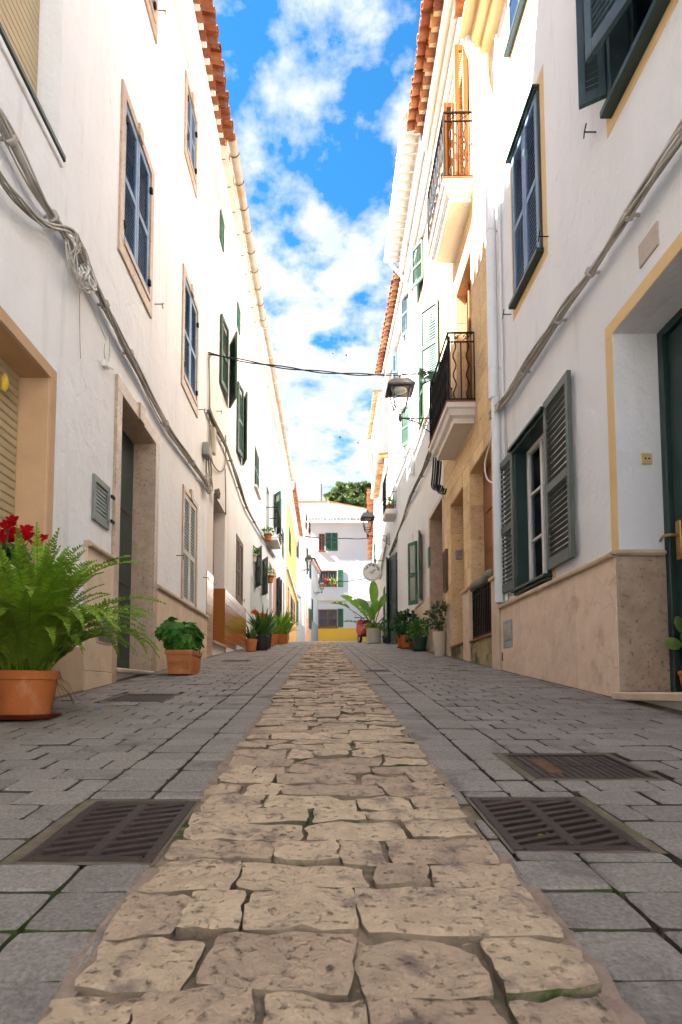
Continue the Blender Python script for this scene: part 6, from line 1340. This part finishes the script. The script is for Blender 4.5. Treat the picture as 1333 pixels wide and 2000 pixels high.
# mat over the gate, resting on the rail
t = R2; u0, u1 = o_d1[0] + .05, o_d1[1] - .03; p = R2.W((u0 + u1) / 2, 0, gz1 + .03); b = MB(); P = [(-(u1 - u0) / 2 + (u1 - u0) * i / 10, 0, .012 * math.sin(i)) for i in range(11)]; b.tube(P, [.05, .062] + [.066 + .004 * math.sin(i * 2) for i in range(7)] + [.062, .05], 14); b.build('rolled_mat', M['mat'], None, smooth=True, loc=p, rot=(0, 0, R2.ang), label='rolled patterned mat lying on the low iron gate of the stone house', cat='mat')
# ---------------------------------------------------------------- red scooter
sp = ground(712, 22.5); t = thing('red_scooter', 'red motor scooter parked behind the beige banana pot', 'scooter', sp, R(12)); m = M['scooterred']
for y_ in (-.62, .62):
    b = MB(); b.tube([(0, y_ + .17 * math.cos(i * .2618), .24 + .17 * math.sin(i * .2618)) for i in range(25)], .055, 8, cap=False); w0 = b.build('wheel', M['black'], t, smooth=True)
    b = MB(); b.lathe([(0, -.03), (.13, -.03), (.13, .03), (0, .03)], 16); b.v = [(z, y_ + y, .24 + x) for x, y, z in b.v]; b.build('rim', M['chrome'], w0)
def loft(rings): 
    b = MB(); n = len(rings[0]); b.add([p for r_ in rings for p in r_], [(i * n + k, i * n + (k + 1) % n, (i + 1) * n + (k + 1) % n, (i + 1) * n + k) for i in range(len(rings) - 1) for k in range(n)] + [tuple(range(n))[::-1], tuple((len(rings) - 1) * n + k for k in range(n))]); return b
def oval(y_, z_, w_, h_, n=12): return [(w_ * math.cos(6.283 * k / n), y_, z_ + h_ * math.sin(6.283 * k / n)) for k in range(n)]
loft([oval(-.88, .62, .06, .06), oval(-.80, .60, .15, .13), oval(-.5, .56, .19, .20), oval(-.15, .50, .17, .2), oval(0, .38, .14, .1)]).build('rear_body', m, t, smooth=True)
loft([oval(-.75, .80, .10, .03), oval(-.5, .82, .15, .05), oval(-.1, .80, .13, .05), oval(.02, .78, .08, .03)]).build('seat', M['black'], t, smooth=True)
loft([[(x * w_, y_ + abs(x) * .05, z_) for x in (-1, -.5, 0, .5, 1)] + [(x, y_ + .09, z_) for x in (w_ * .6, -w_ * .6)] for y_, z_, w_ in ((.30, .30, .17), (.36, .55, .22), (.42, .85, .18), (.45, .98, .12))]).build('leg_shield', m, t)
b = MB(); b.box(-.15, .15, -.05, .35, .27, .33, .02); b.build('footboard', M['black'], t)
b = MB(); b.tube([(0, .62, .24), (0, .45, .95), (0, .42, 1.03)], .03, 8); b.tube([(-.3, .36, 1.05), (-.12, .42, 1.06), (.12, .42, 1.06), (.3, .36, 1.05)], .016, 6); b.build('handlebar', M['black'], t)
for s_ in (-1, 1): b = MB(); b.tube([(s_ * .2, .42, 1.06), (s_ * .27, .42, 1.24)], .006, 5); b.lathe([(0, 0), (.06, .01), (.06, .02), (0, .03)], 12, (s_ * .28, .42, 1.26)); b.build('mirror', M['black'], t)
loft([oval(-.93, .56, .05, .03), oval(-.90, .56, .07, .05)]).build('tail_light', M['red'], t)
b = MB(); b.box(-.09, .09, -.95, -.94, .36, .48, .004); b.build('number_plate', M['whitepot'], t)
loft([oval(-.92, .42, .07, .02), oval(-.75, .46, .08, .03)]).build('mudguard', M['black'], t); loft([oval(.40, .40, .06, .03), oval(.62, .46, .075, .03), oval(.82, .36, .05, .02)]).build('front_mudguard', m, t, smooth=True)
# ---------------------------------------------------------------- pines on the hill
def pine(label, x, yt, wpx, Y, k):
    top = onY(Y, x, yt); Wd = wpx / F * Y / 2; base = Vector((top.x, Y, TZ(top.x, Y))); Hh = top.z - base.z; t = thing('pine_tree', label, 'tree', base, 0, 'pines on the hill behind the houses'); rg = random.Random(k)
    b = MB(); b.tube([(0, 0, -.5), (.3, 0, Hh * .4), (-.2, .2, Hh * .8)], [.35, .28, .1], 8); cl = []
    for i in range(44):
        a = rg.uniform(0, 6.28); f = rg.random(); r_ = Wd * rg.uniform(.1, 1.0); c_ = Vector((math.cos(a) * r_, math.sin(a) * r_, Hh - Wd * .15 - (r_ / Wd) ** 2 * Wd * .40 - f * Wd * .8 + rg.uniform(-.12, .1) * Wd)); cl.append((c_, Wd * rg.uniform(.12, .26))); b.tube([(0, 0, max(Hh * .3, c_.z - Wd)), c_ * .6 + Vector((0, 0, c_.z * .3)), c_], .06, 4)
    b.build('trunk', M['trunk'], t); b = MB()
    for c_, r_ in cl:
        b.cur = rg.random()
        for j in range(260):
            v = Vector((rg.gauss(0, 1), rg.gauss(0, 1), rg.gauss(0, .75))).normalized() * rg.uniform(.5, 1.05); p = c_ + v * r_; d = (v + Vector((rg.uniform(-.6, .6), rg.uniform(-.6, .6), rg.uniform(0, .8)))).normalized(); sd = d.orthogonal().normalized() * .12; s = rg.uniform(.25, .5)
            b.add([p - sd, p + sd, p + d * s], [(0, 1, 2)])
    b.build('crown', M['pine'], t)
pine('broad pine tree on the hill, left one above the gabled roof', 668, 945, 52, 95, 1); pine('tallest pine tree on the hill beside the right houses', 716, 944, 62, 100, 2); pine('lower pine tree in front of the others on the hill', 690, 962, 50, 90, 3); pine('small pine tree at the left end of the hill clump', 650, 962, 28, 92, 4); pine('pine tree at the right end behind the mauve gable house', 736, 952, 40, 104, 5); pine('low scrubby pine just above the gabled roof ridge', 672, 972, 46, 86, 6); pine('low scrubby pine above the right end of the roof', 704, 972, 50, 87, 7); pine('wide low pine at the middle of the hill clump', 688, 950, 70, 108, 8)
# ---------------------------------------------------------------- swifts high over the street
for i, (x, y) in enumerate(((603, 681), (651, 691), (677, 694), (665, 854), (700, 865))):
    p = onY(60, x, y); b = MB(); b.add([(-.55, .12, .05), (-.2, 0, .10), (0, -.06, .06), (.2, 0, .10), (.55, .12, .05), (.2, .12, .08), (-.2, .12, .08), (0, -.28, .0), (0, .35, .02), (0, 0, -.06)], [(0, 1, 6), (1, 2, 9, 6), (2, 3, 5, 9), (3, 4, 5), (2, 7, 9), (6, 9, 8), (5, 8, 9), (1, 2, 7), (3, 7, 2)]); b.build('swift', M['black'], loc=p, rot=(.3, .2 * i, .7 * i), scale=.42, label='tiny dark bird, ' + ('leftmost of the five in the sky', 'middle one of the upper three', 'rightmost of the upper three', 'left one of the lower pair above the roofs', 'right one of the lower pair above the roofs')[i], cat='bird', group='birds in the sky')
